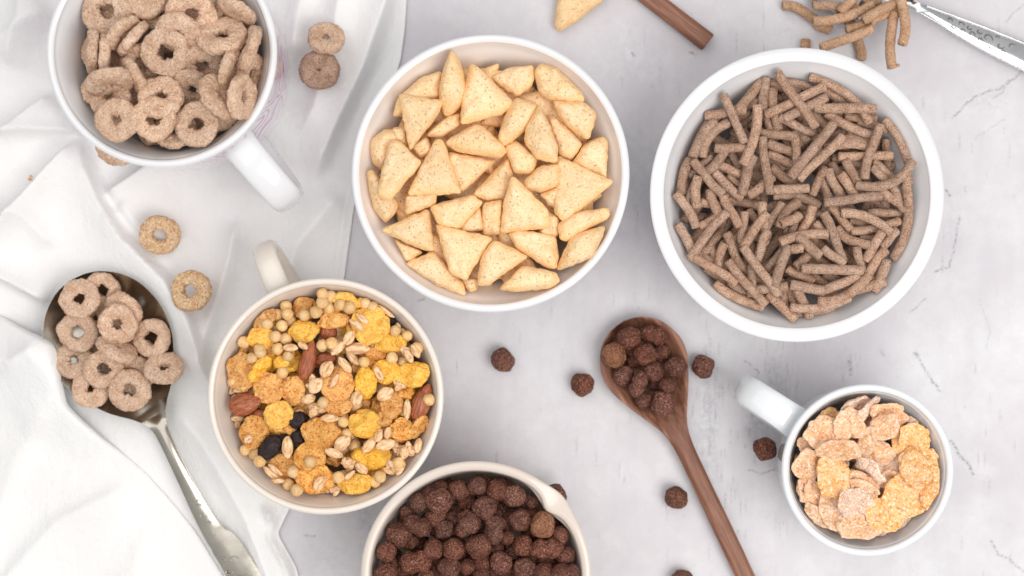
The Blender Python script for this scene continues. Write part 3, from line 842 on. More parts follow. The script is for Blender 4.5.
# on the napkin
for u, v, R, a, q, lab, ms in [(117, 145, 22, 0, 1, 'tan cereal ring half hidden under the edge of the pink printed mug', RM),
                               (319.5, 70, 21, 0, 1, 'dark brown cereal ring with closed centre lying on the napkin, lower of two touching', [ring_mesh(41, hole=1.2, th=9, m='stick')]),
                               (326, 38, 19.5, -20, .86, 'tan cereal ring leaning on a darker one, on the napkin beside the pink mug', [RM[3]]),
                               (160, 235, 21.5, 20, .93, 'golden loose cereal ring with an oval hole, on the napkin below the pink mug', [RT[0]]),
                               (190.5, 291, 22, 0, 1, 'golden loose cereal ring on the napkin just left of the muesli mug handle', [RT[1]])]:
    o = place_ring(u, v, R, a, q, 60, None, (0, 0), 1, '', 'loose cereal rings on the napkin', '', 97, ms)
    REG.pop(); tag(o, lab, 'cereal', 'loose cereal rings on the napkin')
# in the silver spoon
cen, rad, pl, gr = (114, 344), 60, 'the silver spoon', 'cereal rings heaped on the silver spoon'
for i, (u, v, R, a, q) in enumerate([(102, 340, 19, 0, 1), (118, 372, 19, 0, 1), (140, 356, 18, 0, 1), (96, 318, 18, 0, 1), (102.5, 290, 19, 0, .92), (74, 360, 20, 0, .9), (134, 374, 21, 0, 1), (123, 312, 21.5, -35, .85), (78, 332, 21, 0, 1),
                                     (91, 388.5, 20, 0, 1), (104, 369, 20.5, 0, 1), (80, 298.6, 20.5, 0, 1), (117, 349, 22, -30, .42), (151.5, 338, 20.5, 0, 1), (117.6, 324, 20.5, 0, 1), (130, 390, 22, 0, 1), (164, 368, 20.5, -15, .72)]):
    nn = 'flat tan ring' if q > .9 else ('tilted tan ring' if q > .5 else 'tan ring on edge')
    place_ring(u, v, R, a, q, 24 + i * 2.4, None, cen, rad, pl, gr, '', 80, noun=nn)

# ------------------------------------------------------------------ corn chips
def cv(L_, o_, s_): return [(o_[0] + x / s_, o_[1] + y / s_) for x, y in L_]
CP = [[(100, 178), (108, 145), (150, 108), (188, 95), (190, 140), (120, 178)], [(52, 225), (75, 203), (105, 205), (100, 250), (75, 280), (55, 262)], [(50, 283), (62, 280), (105, 335), (108, 350), (85, 378), (62, 350)],
      [(98, 200), (125, 198), (125, 235), (100, 225)], [(130, 235), (160, 215), (175, 245), (150, 258)], [(260, 345), (268, 390), (225, 395), (222, 380)], [(265, 340), (302, 335), (300, 395), (265, 400)],
      [(158, 215), (190, 185), (222, 172), (222, 195), (190, 218)], [(278, 108), (310, 90), (360, 85), (360, 118), (330, 143)], [(385, 180), (400, 180), (450, 230), (430, 260), (405, 250)],
      [(305, 235), (325, 222), (366, 255), (360, 285), (325, 285)], [(245, 325), (312, 255), (322, 285), (310, 335), (275, 335)], [(370, 322), (408, 305), (405, 350), (385, 345)], [(375, 352), (408, 365), (405, 402), (370, 400)],
      [(100, 405), (155, 430), (125, 452)], [(222, 480), (258, 480), (255, 502), (240, 505)], [(120, 452), (175, 430), (230, 490), (232, 512), (180, 492)],
      [(243, 80), (262, 92), (325, 155), (300, 175), (225, 195), (228, 140)], [(395, 150), (450, 152), (476, 172), (462, 222), (430, 205), (405, 175)], [(362, 95), (372, 82), (400, 88), (452, 138), (450, 155), (390, 150), (368, 135)],
      [(200, 245), (290, 260), (275, 275), (225, 322), (205, 290)], [(488, 216), (497, 225), (494, 295), (430, 268), (455, 230)], [(342, 300), (370, 272), (405, 265), (408, 305), (375, 320), (345, 315)],
      [(110, 138), (192, 150), (180, 178), (130, 242)], [(195, 228), (250, 192), (268, 200), (308, 240), (300, 256), (220, 245)], [(326, 145), (350, 150), (368, 158), (345, 205), (305, 235), (293, 220), (310, 170)],
      [(92, 222), (108, 222), (150, 266), (92, 338), (70, 322)], [(168, 345), (245, 325), (265, 340), (220, 390), (182, 380)], [(122, 325), (180, 322), (178, 342), (122, 362)], [(75, 392), (165, 350), (175, 430), (150, 425)],
      [(370, 155), (345, 200), (342, 225), (365, 258), (402, 266), (405, 240), (388, 190)], [(176, 222), (192, 224), (225, 322), (125, 325)], [(208, 58), (222, 75), (236, 130), (224, 160), (198, 180), (182, 155), (190, 95)],
      [(312, 398), (330, 388), (400, 400), (405, 440), (400, 462), (380, 458), (330, 425)], [(320, 288), (388, 355), (388, 385), (298, 395), (305, 340)], [(403, 252), (507, 301), (418, 376), (398, 358)],
      [(405, 378), (440, 358), (500, 348), (498, 368), (420, 412), (408, 405)], [(295, 500), (340, 455), (400, 470), (408, 485), (390, 498), (330, 505)], [(402, 462), (430, 400), (490, 382), (488, 400), (470, 440), (412, 464)],
      [(178, 380), (284, 405), (240, 472), (236, 485), (205, 470)], [(285, 408), (350, 440), (270, 495), (255, 490), (262, 440)]]
cen, rad, pl, gr = (489, 174), 118, 'the chip bowl', 'corn chips in the white bowl'
def chip_obj(poly, i, cap, bowl, th, tilt, pct=80):
    W2 = [W(u, v, cap) for u, v in poly]; c = np.mean(np.array(W2), 0)
    loc = [((p[0] - c[0]) * 1.05, (p[1] - c[1]) * 1.05) for p in W2]
    out = round_poly(loc, 60, .3, i)
    me = pillow_mesh('corn_chip', out, th, 100 + i, 'chip', 14, 3.0, .9, 2.2, pw=.62, lump=1.6)
    uc = np.mean([p[0] for p in poly]); vc = np.mean([p[1] for p in poly])
    a = random.uniform(0, 2 * PI)
    R = Matrix.Rotation(a, 3, 'Z') @ Matrix.Rotation(math.radians(tilt), 3, 'X') @ Matrix.Rotation(-a, 3, 'Z')
    return settle('corn_chip', me, (uc, vc), R, 1.0, cap, pct, bowl), uc, vc
rc = random.Random(11)
tri0 = [(0, 0), (52, 6), (24, 48)]
fm = pillow_mesh('corn_chip', round_poly([(-26, -18), (26, -16), (0, 28)], 60, .3, 3), 8, 90, 'chip', 12, 2.4, .8, 1.5, pw=.55)
for i in range(74):
    a = rc.uniform(0, 2 * PI); r = 108 * math.sqrt(rc.random()); u, v = 490 + r * math.cos(a), 174 + r * math.sin(a)
    o = settle('corn_chip', fm, (u, v), Euler((rc.uniform(-.5, .5), rc.uniform(-.5, .5), rc.uniform(0, 6))).to_matrix(), 1.0, 78 + i * .16, 70, CH)
    register(o, 'half-buried corn chip', cen, rad, pl, u, v, 'corn chip', gr)
for i, P in enumerate(CP):
    poly = cv(P, (340, 20), 1.857); n = len(P)
    th = 9 if n <= 5 else 12
    o, u, v = chip_obj(poly, i, 100 + i * .6, CH, th, rc.uniform(2, 13))
    register(o, ('three-cornered pale chip' if n <= 4 else ('broad pale corn chip' if n == 5 else 'rolled golden corn chip')), cen, rad, pl, u, v, 'corn chip', gr)
o, u, v = chip_obj([(554, 26), (560, 31), (575, 22), (602, 1), (612, -22), (578, -38), (560, -6)], 60, 20, None, 9, 3, 95)
tag(o, 'single golden corn chip lying on the table, cut by the top edge', 'corn chip')

# ------------------------------------------------------------------ bran sticks
OFF = dict(A=(660, 60), B=(790, 60), C=(660, 130), D=(790, 130), E=(660, 200), F=(790, 200), G=(660, 255), H=(790, 255))
SL = """A 480 290 600 190 0|A 610 330 760 265 0|A 310 410 150 754 2|A 430 400 240 694 3|A 900 110 1106 170 -2|A 790 150 880 175 0|A 740 300 800 500 0|B 240 215 400 300 0|B 400 410 520 420 0|B 540 400 680 440 0|C 780 170 940 240 0|C 800 270 930 360 1|C 510 170 580 300 0|C 500 320 580 400 0|C 290 520 400 540 0|C 205 330 255 290 0
C 100 300 120 430 0|C 270 350 205 500 0|D 720 60 745 300 1|D 410 220 560 260 0|D 600 230 720 330 0|D 140 190 220 140 0|D 700 400 800 380 0|D 420 30 580 90 -1|E 300 380 350 330 0|E 640 230 500 300 0|E 350 320 400 400 0|E 590 190 660 240 0|E 200 340 300 400 0|E 860 520 800 600 0|E 900 210 960 260 0|F 430 150 520 175 0|F 380 380 440 440 0|F 540 450 560 520 0|F 150 130 170 250 0|F 500 270 600 280 0|F 250 530 350 560 0
G 310 110 420 190 0|G 500 190 600 260 0|G 760 340 820 400 0|G 860 180 890 330 0|G 930 240 970 360 0|G 590 80 650 130 0|H 250 140 340 180 0|H 420 290 500 300 0|H 540 110 610 200 0|H 20 240 60 300 0|H 100 420 200 400 0
A 760 130 745 360 1|A 815 210 850 500 2|A 320 385 600 350 0|A 730 145 550 365 0|C 400 -60 235 190 3|C 215 215 150 455 2|C 490 -50 310 190 6|B -80 415 180 520 1|B 130 350 255 465 0|B 260 385 590 540 2|B 270 640 570 640 -9|D 250 130 560 120 -3|D 350 190 735 185 0|D 300 240 500 440 3|D 400 220 490 385 0|D 360 320 470 465 0|D 230 330 280 480 1|D 275 285 345 425 1|D 590 270 720 380 1|D 720 390 805 535 0|D 640 430 760 500 1
C 700 10 980 55 0|C 775 95 950 160 0|C 965 20 985 260 -1|C 410 245 600 325 0|C 335 300 450 165 2|C 390 310 590 485 1|C 400 130 565 130 0|C 670 190 590 460 1|C 640 470 730 400 1|C 275 340 265 551 2|C 365 435 415 591 1|D 250 270 165 450 0|D -120 470 210 545 -4|E 640 75 710 165 0|E 605 90 595 220 0|E 880 25 765 195 0|E 1000 15 860 195 3|E 130 180 205 320 -1|E 290 190 430 120 0|E 460 320 420 480 1
E 735 20 740 80 0|F 560 95 805 90 0|F 440 225 790 150 2|F 340 110 385 195 0|F 290 45 340 100 0|F 180 165 215 200 0|F 690 360 600 480 1|F 850 20 740 420 -5|G 400 205 740 375 3|G 660 80 660 210 0|G 695 250 790 240 0|H 50 250 100 350 0|H 160 145 275 215 1|H 690 40 620 205 -2|H 490 270 600 240 0|F 150 370 240 450 0|F 480 345 505 470 0|F 700 460 650 560 0
A 700 330 600 748 -4|A 760 395 1180 195 0|A 900 420 1195 270 0|A 455 255 610 590 0|B 150 115 570 450 -8|B 180 340 612 355 0|D 850 290 850 545 1|D 695 -80 870 230 -3|D 650 -34 540 345 2|D 485 395 875 225 11|C 740 55 795 455 1|C 240 225 450 460 1|C 120 460 260 700 -2|C 460 480 565 695 0|C 800 430 1065 420 0|E 480 95 215 425 2|E 475 240 595 490 1|E 770 100 600 340 1|E 775 225 700 430 1|E 975 105 765 500 -6|F -60 170 70 105 1|F 160 50 80 240 -1|F 770 220 660 335 0|F 660 235 545 430 0|F 345 200 570 325 4|F 370 95 725 230 -5|F 240 95 385 440 -1|F 240 350 385 460 0|F 160 370 35 480 0
D 380 45 65 355 0|B 315 455 5 842 0|D 250 520 655 475 0|A 850 90 1115 485 0|E 870 305 1206 245 -3|F 60 265 215 400 0|F 20 350 90 350 0|G 250 15 545 205 -1|G 490 45 760 355 1|G 930 -60 820 225 1|G 785 285 970 460 0|G 600 -55 855 290 0|G 915 100 1100 190 0|H 10 375 425 305 5|H 10 215 245 260 0|H 235 260 480 140 1|H 205 335 565 150 7|H 88 98 520 110 0"""
cen, rad, pl, gr = (793, 195), 118, 'the stick bowl', 'bran sticks in the thick-rimmed white bowl'
rs = random.Random(21)
def stick_obj(p0, p1, bow, cap, bowl, seed, rad_, m='stick', pct=80, dz=0):
    a, b = np.array(W(*p0, cap)), np.array(W(*p1, cap)); mid = (a + b) / 2; L_ = np.linalg.norm(b - a)
    n = max(8, int(L_ / 2.6)); t = np.linspace(-1, 1, n); ln = (b - a) / L_; nm = np.array([-ln[1], ln[0]])
    wob = rs.uniform(-.8, .8)
    P = [(*(ln * (x * L_ / 2) + nm * (-bow * (1 - x * x) + wob * math.sin(x * 3))), dz * x) for x in t]
    P = [(p[0], p[1], p[2]) for p in P]
    me = stick_mesh(P, rad_, seed, m)
    return settle('bran_stick', me, ((p0[0] + p1[0]) / 2, (p0[1] + p1[1]) / 2), Matrix.Identity(3), 1.0, cap, pct, bowl)
fms = [stick_mesh([(x, 2 * math.sin(x / 14 + q), 0) for x in np.linspace(-26 - q * 2, 26 + q * 2, 18)], 4.7, 300 + q) for q in range(4)]
for i in range(120):
    a = rs.uniform(0, 2 * PI); r = 108 * math.sqrt(rs.random()); u, v = 793 + r * math.cos(a), 195 + r * math.sin(a)
    o = settle('bran_stick', fms[i % 4], (u, v), Euler((0, rs.uniform(-.3, .3), rs.uniform(0, 6))).to_matrix(), 1.0, 70 + i * .11, 70, ST)
    register(o, 'buried brown stick', cen, rad, pl, u, v, 'cereal', gr)
allst = [q for line in SL.split('\n') for q in line.split('|')]
for i, q in enumerate(allst):
    q = q.split(); of = OFF[q[0]]; x1, y1, x2, y2, bow = map(float, q[1:])
    p0, p1 = (of[0] + x1 / 7.2, of[1] + y1 / 7.2), (of[0] + x2 / 7.2, of[1] + y2 / 7.2)
    L_ = math.hypot(p1[0] - p0[0], p1[1] - p0[1])
    if L_ < 30 and i < 110:      # hidden stretch of a stick whose end shows
        s_ = 30 / L_; p1 = (p0[0] + (p1[0] - p0[0]) * s_, p0[1] + (p1[1] - p0[1]) * s_)
    o = stick_obj(p0, p1, bow, 91 + i * .13, ST, i, rs.uniform(4.1, 4.8), dz=rs.uniform(-3, 3))
    ln = 'short' if L_ < 28 else ('long' if L_ > 50 else 'medium')
    an = math.degrees(math.atan2(p0[1] - p1[1], p1[0] - p0[0])) % 180
    di = 'level' if (an < 22 or an > 158) else ('upright' if 68 < an < 112 else ('rising' if an < 90 else 'falling'))
    register(o, f'{ln} {di} {"bent" if abs(bow) > 4 else "straight"} stick', cen, rad, pl, (p0[0] + p1[0]) / 2, (p0[1] + p1[1]) / 2, 'cereal', gr)
gr = 'bran sticks spilled around the upper right spoon'
LS = [(520, 150, 570, 165, 0, 'short bran stick end showing beneath the spilled heap by the shiny spoon'), (640, 15, 750, 10, 0, 'bran stick lying flat in the shiny spoon bowl at the top edge'),
      (300, 35, 480, 45, 0, 'level bran stick at the top edge left of the spilled heap'), (535, 72, 600, 52, 0, 'stubby bran stick poking out at the top of the spilled heap'),
      (320, 170, 410, 205, 0, 'short bran stick end below the long bent one at the left'), (90, 38, 310, 140, -3.5, 'leftmost bran stick of the spilled heap, bent and sloping down'),
      (480, 80, 580, -20, 0, 'bran stick leaving the photo at the top above the spilled heap'), (300, 145, 700, 35, 4, 'longest curved bran stick across the spilled heap'),
      (520, 205, 700, 160, 0, 'bran stick just above the lowest sloping one of the spilled heap'), (690, 135, 890, 60, 0, 'bran stick lying lower right against the thick one of the spilled heap'),
      (600, 260, 620, 405, -1, 'upright bran stick pointing down between the sloping stick and the big bowl'), (350, 325, 690, 195, 1, 'long sloping bran stick lowest of the spilled heap, near the big bowl rim'),
      (640, 140, 890, -10, 0, 'thick bran stick slanting up to the top edge in the spilled heap'), (285, 240, 278, 330, 0, 'short upright bran stick peeking over the rim of the big bowl'),
      (850, 90, 835, 462, 3, 'long upright bran stick hanging lowest at the right of the spilled heap'), (885, -40, 900, 300, -4, 'rightmost bran stick of the spilled heap, curved beside the spoon neck')]
for i, (x1, y1, x2, y2, b, lab) in enumerate(LS):
    o = stick_obj((770 + x1 / 6.827, y1 / 6.827), (770 + x2 / 6.827, y2 / 6.827), b, 10 + i * 2.2, None, 500 + i, 5.0, 'stickloose', 92)
    tag(o, lab, 'cereal', gr)

# ------------------------------------------------------------------ chocolate balls
BM = [ball_mesh('ball', 12, i, 'ball', .2) for i in range(7)]
BD = [ball_mesh('ball', 12, 30 + i, 'ball', .2, double=.34) for i in range(3)]
BG = ball_mesh('ball', 12, 40, 'ballgold', .2)
kb = 0
def ball(u, v, r, cap, bowl, pct=80, kind=0, ang=None):
    global kb; kb += 1
    me = BG if kind == 2 else (BD[kb % 3] if kind == 1 else BM[kb % 7])
    s_ = r * (D - cap) / D / 12.2 * (.78 if kind == 1 else 1)
    R = Euler((random.uniform(0, 6), random.uniform(0, 6), random.uniform(0, 6))).to_matrix() if kind != 1 else Matrix.Rotation(math.radians(ang if ang is not None else random.uniform(0, 180)), 3, 'Z') @ Matrix.Rotation(random.uniform(0, 6), 3, 'X')
    return settle('chocolate_ball', me, (u, v), R, s_, cap, pct, bowl)
cen, rad, pl, gr = (476, 577), 105, 'the beige jug', 'chocolate cereal balls in the beige jug'
rb = random.Random(9)
for i in range(150):
    a = rb.uniform(0, 2 * PI); r = 97 * math.sqrt(rb.random()); u, v = 476 + r * math.cos(a), 577 + r * math.sin(a)
    if v > 640: continue
    o = ball(u, v, rb.uniform(9.5, 11.5), 96 + i * .07, CB, 60)
    register(o, 'deep-lying chocolate ball', cen, rad, pl, u, v, 'cereal', gr)
P_ = [(400, 130, 42, 0), (330, 150, 40, 0), (215, 245, 40, 0), (375, 285, 50, 0), (415, 345, 48, 0), (255, 405, 42, 0), (150, 510, 42, 0), (530, 530, 42, 0), (570, 130, 42, 0), (490, 150, 52, 0), (288, 210, 46, 0), (395, 205, 65, 0), (160, 355, 66, 0),
      (283, 328, 68, 1, -20), (520, 320, 66, 1, 80), (130, 455, 50, 0), (365, 445, 55, 0), (467, 443, 55, 0), (280, 510, 80, 1, 10), (445, 540, 58, 0), (130, 570, 60, 0), (330, 590, 50, 0)]
Q_ = [(305, 210, 40, 0), (125, 440, 42, 0), (185, 385, 36, 0), (60, 505, 46, 0), (60, 570, 46, 0), (465, 365, 48, 0), (500, 470, 52, 0), (40, 130, 45, 0), (135, 150, 52, 0), (218, 180, 58, 0), (0, 310, 55, 0), (120, 340, 72, 1, 80), (75, 237, 60, 0),
      (250, 297, 56, 0), (360, 325, 66, 2), (265, 425, 56, 0), (380, 440, 76, 1, 5), (40, 430, 62, 0), (155, 515, 58, 0), (270, 540, 56, 0), (365, 565, 56, 0), (465, 575, 66, 0), (560, 560, 45, 0)]
BL = [(360 + q[0] / 4.967, 460 + q[1] / 4.967, q[2] / 4.967, q[3], q[4] if len(q) > 4 else None) for q in P_] + [(470 + q[0] / 4.967, 460 + q[1] / 4.967, q[2] / 4.967, q[3], q[4] if len(q) > 4 else None) for q in Q_]
for i in range(14): BL.append((385 + i * 14, 592 + (i % 3) * 9, 11.5, 0, None))
for i, (u, v, r, kd, a) in enumerate(BL):
    j = i if i < 22 else i - 22
    o = ball(u, v, r, 117 + j * .5, CB, 75, kd, a)
    register(o, ['chocolate ball', 'double chocolate ball', 'golden brown cereal ball'][kd], cen, rad, pl, u, v, 'cereal', gr)
cen, rad, pl, gr = (643, 364), 40, 'the walnut spoon', 'chocolate cereal balls on the walnut spoon'
for i, (x, y, r, kd, *a) in enumerate([(345, 205, 42, 0), (215, 240, 40, 0), (320, 350, 40, 0), (200, 180, 40, 0), (255, 430, 44, 0), (372, 360, 44, 0), (160, 315, 52, 0), (300, 290, 52, 0), (190, 135, 56, 0), (305, 120, 64, 1, -15), (115, 217, 60, 2), (413, 270, 52, 0), (232, 358, 58, 1, 70), (265, 213, 55, 0), (350, 449, 60, 0)]):
    o = ball(590 + x / 4.8, 310 + y / 4.8, r / 4.8, 17 + i * 1.1, None, 82, kd, a[0] if a else None)
    register(o, ['chocolate ball', 'double chocolate ball', 'golden brown cereal ball'][kd], cen, rad, pl, 590 + x / 4.8, 310 + y / 4.8, 'cereal', gr)
for u, v, r, lab in [(503, 360.5, 11.8, 'loose chocolate ball on the table right of the muesli mug, leftmost one'), (583, 384.7, 12, 'loose chocolate ball on the table just left of the walnut spoon'),
                     (703, 367, 11.8, 'loose chocolate ball touching close to the right side of the walnut spoon bowl'), (765, 449, 11.8, 'loose chocolate ball below the handle of the small white cup'),
                     (676.5, 497, 11.6, 'loose chocolate ball left of the walnut spoon handle, lower down the table'), (682, 581, 11.6, 'loose chocolate ball cut off by the bottom edge of the photo'),
                     (554, 496, 12, 'loose chocolate ball half hidden behind the spout of the beige jug')]:
    o = ball(u, v, r, 30, None, 97); tag(o, lab, 'cereal', 'loose chocolate balls on the table')

# ------------------------------------------------------------------ frosted flakes
def flake_mesh(rx, ry, seed, m, th=2.2, amp=.16, wave=5.2, curl=2.4, rough=1.0):
    return pillow_mesh('flake', blob_outline(rx, ry, seed, amp * 1.3, 44), th, seed, m, 11, 5, rough, wave, curl, .4)
cen, rad, pl, gr = (868, 471), 76, 'the flake cup', 'frosted flakes in the small white cup'
rf = random.Random(31)
ff = [flake_mesh(14, 12, 600 + q, 'flake') for q in range(4)]
for i in range(64):
    a = rf.uniform(0, 2 * PI); r = 68 * math.sqrt(rf.random()); u, v = 866 + r * math.cos(a), 470 + r * math.sin(a)
    o = settle('corn_flake', ff[i % 4], (u, v), Euler((rf.uniform(-.7, .7), rf.uniform(-.7, .7), rf.uniform(0, 6))).to_matrix(), 1.0, 74 + i * .2, 70, FL)
    register(o, 'half-buried frosted flake', cen, rad, pl, u, v, 'corn flake', gr)
FLK = [(275, 165, 30, 22, 20, 1), (488, 172, 26, 20, 0, 2), (205, 235, 20, 22, 0, 0), (435, 290, 38, 30, 0, 2), (402, 262, 38, 32, 0, 0), (345, 138, 40, 15, 25, 2), (378, 145, 38, 14, 35, 2), (432, 158, 42, 31, 0, 0), (530, 340, 22, 30, 0, 0), (372, 238, 42, 22, 75, 0),
       (405, 465, 26, 18, 0, 2), (465, 447, 32, 18, 20, 2), (435, 332, 30, 22, 10, 0), (330, 190, 38, 37, 0, 0), (268, 213, 56, 42, 5, 0), (458, 232, 40, 19, 95, 1), (420, 195, 35, 31, 35, 0), (502, 220, 41, 42, 0, 1), (540, 278, 27, 30, 0, 1), (547, 348, 47, 22, 80, 1),
       (380, 308, 40, 13, -40, 2), (362, 332, 45, 18, -25, 0), (365, 356, 42, 21, -20, 0), (208, 360, 30, 16, 105, 0), (238, 362, 32, 20, 110, 0), (245, 425, 42, 18, -45, 0), (285, 405, 50, 29, 95, 0), (300, 256, 54, 25, -5, 0), (220, 296, 33, 40, 0, 0), (290, 320, 41, 55, 0, 1),
       (345, 391, 46, 36, -5, 2), (355, 451, 49, 28, 5, 0), (470, 372, 58, 50, 15, 1), (420, 420, 42, 41, 0, 1), (493, 300, 35, 48, 12, 1)]
for i, (x, y, rx, ry, a, c) in enumerate(FLK):
    s_ = 1.04 / 2.549; m = ['flake', 'flakeor', 'flakepale'][c]
    edge = ry < 17
    me = flake_mesh(rx * s_, (ry if not edge else rx * .8) * s_, 700 + i, m)
    R = Matrix.Rotation(math.radians(a), 3, 'Z') @ Matrix.Rotation(math.radians(58 if edge else rf.uniform(-14, 14)), 3, 'X') @ Matrix.Rotation(math.radians(rf.uniform(-14, 14)), 3, 'Y')
    u, v = 720 + x / 2.549, 350 + y / 2.549
    o = settle('corn_flake', me, (u, v), R, 1.0, 95 + i * .4, 78, FL)
    register(o, ['frosted pinkish flake', 'golden frosted flake', 'pale sugary flake'][c], cen, rad, pl, u, v, 'corn flake', gr)

# ------------------------------------------------------------------ muesli
MO = {1: (200, 270), 2: (310, 270), 3: (200, 340), 4: (310, 340), 5: (200, 410), 6: (310, 410), 7: (230, 450), 8: (310, 450)}
def mp(m, x, y): return MO[m][0] + x / 7.2, MO[m][1] + y / 7.2
cen, rad, pl = (327, 396), 104, 'the muesli mug'
CR = [ball_mesh('crisp', 6.4, 60 + i, 'crisp', .09, sub=3, bumpy=.03) for i in range(5)]
def oat_body(a, b, c, seed):
    import bmesh
    bm = bmesh.new(); bmesh.ops.create_icosphere(bm, subdivisions=4, radius=1); V = []
    for v in bm.verts:
        p = v.co; x = p.x; pinch = 1 - .25 * abs(x) ** 3
        gro = math.exp(-(p.y / .16) ** 2) * .35 * (1 - abs(x)) if p.z > 0 else 0
        r = 1 + .08 * nz(p, .5, seed)
        V.append((x * a * r, p.y * b * pinch * r, p.z * c * (1 - gro) * r + .12 * a * x * x * (-1)))
    F = [tuple(v.index for v in f.verts) for f in bm.faces]; bm.free(); return V, F
OM = []
for q in range(5):
    V, F = oat_body(8.0, 4.3, 2.4, 80 + q); OM.append(mesh('oat', V, F, M['oat']))
def cluster_mesh(seed):
    r = random.Random(seed); V = []; F = []
    for q in range(4):
        v, f = oat_body(r.uniform(5, 8), r.uniform(3, 4.2), 2.4, seed + q)
        R = Euler((r.uniform(-.8, .8), r.uniform(-.6, .6), r.uniform(0, 6))).to_matrix(); o_ = Vector((r.uniform(-4, 4), r.uniform(-4, 4), r.uniform(-2.5, 2.5)))
        b = len(V); V += [tuple(R @ Vector(p) + o_) for p in v]; F += [tuple(b + i for i in t) for t in f]
    return mesh('cluster', V, F, M['oat'])
CL = [cluster_mesh(900 + 7 * q) for q in range(4)]
AL = []
for q in range(2):
    import bmesh
    bm = bmesh.new(); bmesh.ops.create_icosphere(bm, subdivisions=4, radius=1); V = []
    for v in bm.verts:
        p = v.co; t = .5 * (p.x + 1); f = (1 - .42 * t ** 2.2) * (1 + .03 * nz((p.x * .4, p.y * 2, p.z * 2), .35, q))
        V.append((p.x * 17 * (1 + .06 * t), p.y * 10 * f, p.z * 7 * f))
    F = [tuple(v.index for v in f.verts) for f in bm.faces]; bm.free(); AL.append(mesh('almond', V, F, M['almond']))
RS = [ball_mesh('raisin', 9, 70 + i, 'raisin', .22, sub=4, sq=(1.25, .85, .8), bumpy=.16) for i in range(3)]
rm = random.Random(77)
def golden_mesh(rx, ry, seed, c, th=3.4):
    return pillow_mesh('golden', blob_outline(rx, ry, seed, .15, 44), th, seed, 'yellow' if c else 'orange', 11, 3.4, 1.5, 3.6, 1.3, .5, lump=3.4)
gfill = [golden_mesh(14, 12, 800 + q, q % 2) for q in range(4)]
for i in range(250):
    a = rm.uniform(0, 2 * PI); r = 103 * math.sqrt(rm.random()); u, v = 327 + r * math.cos(a), 396 + r * math.sin(a)
    t = rm.random(); cap = 98 + i * .07; R = Euler((rm.uniform(-.5, .5), rm.uniform(-.5, .5), rm.uniform(0, 6))).to_matrix()
    if t < .22: o = settle('golden_flake', gfill[i % 4], (u, v), R, 1.0, cap, 70, MU); n_, c_, g_ = 'half-buried golden flake', 'corn flake', 'golden flakes in the muesli'
    elif t < .52: o = settle('crisp_pearl', CR[i % 5], (u, v), R, 1.0, cap, 70, MU); n_, c_, g_ = 'buried crisp pearl', 'cereal', 'crisp pearls in the muesli'
    else: o = settle('rolled_oat', OM[i % 5], (u, v), R, 1.0, cap, 70, MU); n_, c_, g_ = 'half-buried rolled oat', 'oat', 'rolled oats in the muesli'
    register(o, n_, cen, rad, pl, u, v, c_, g_)
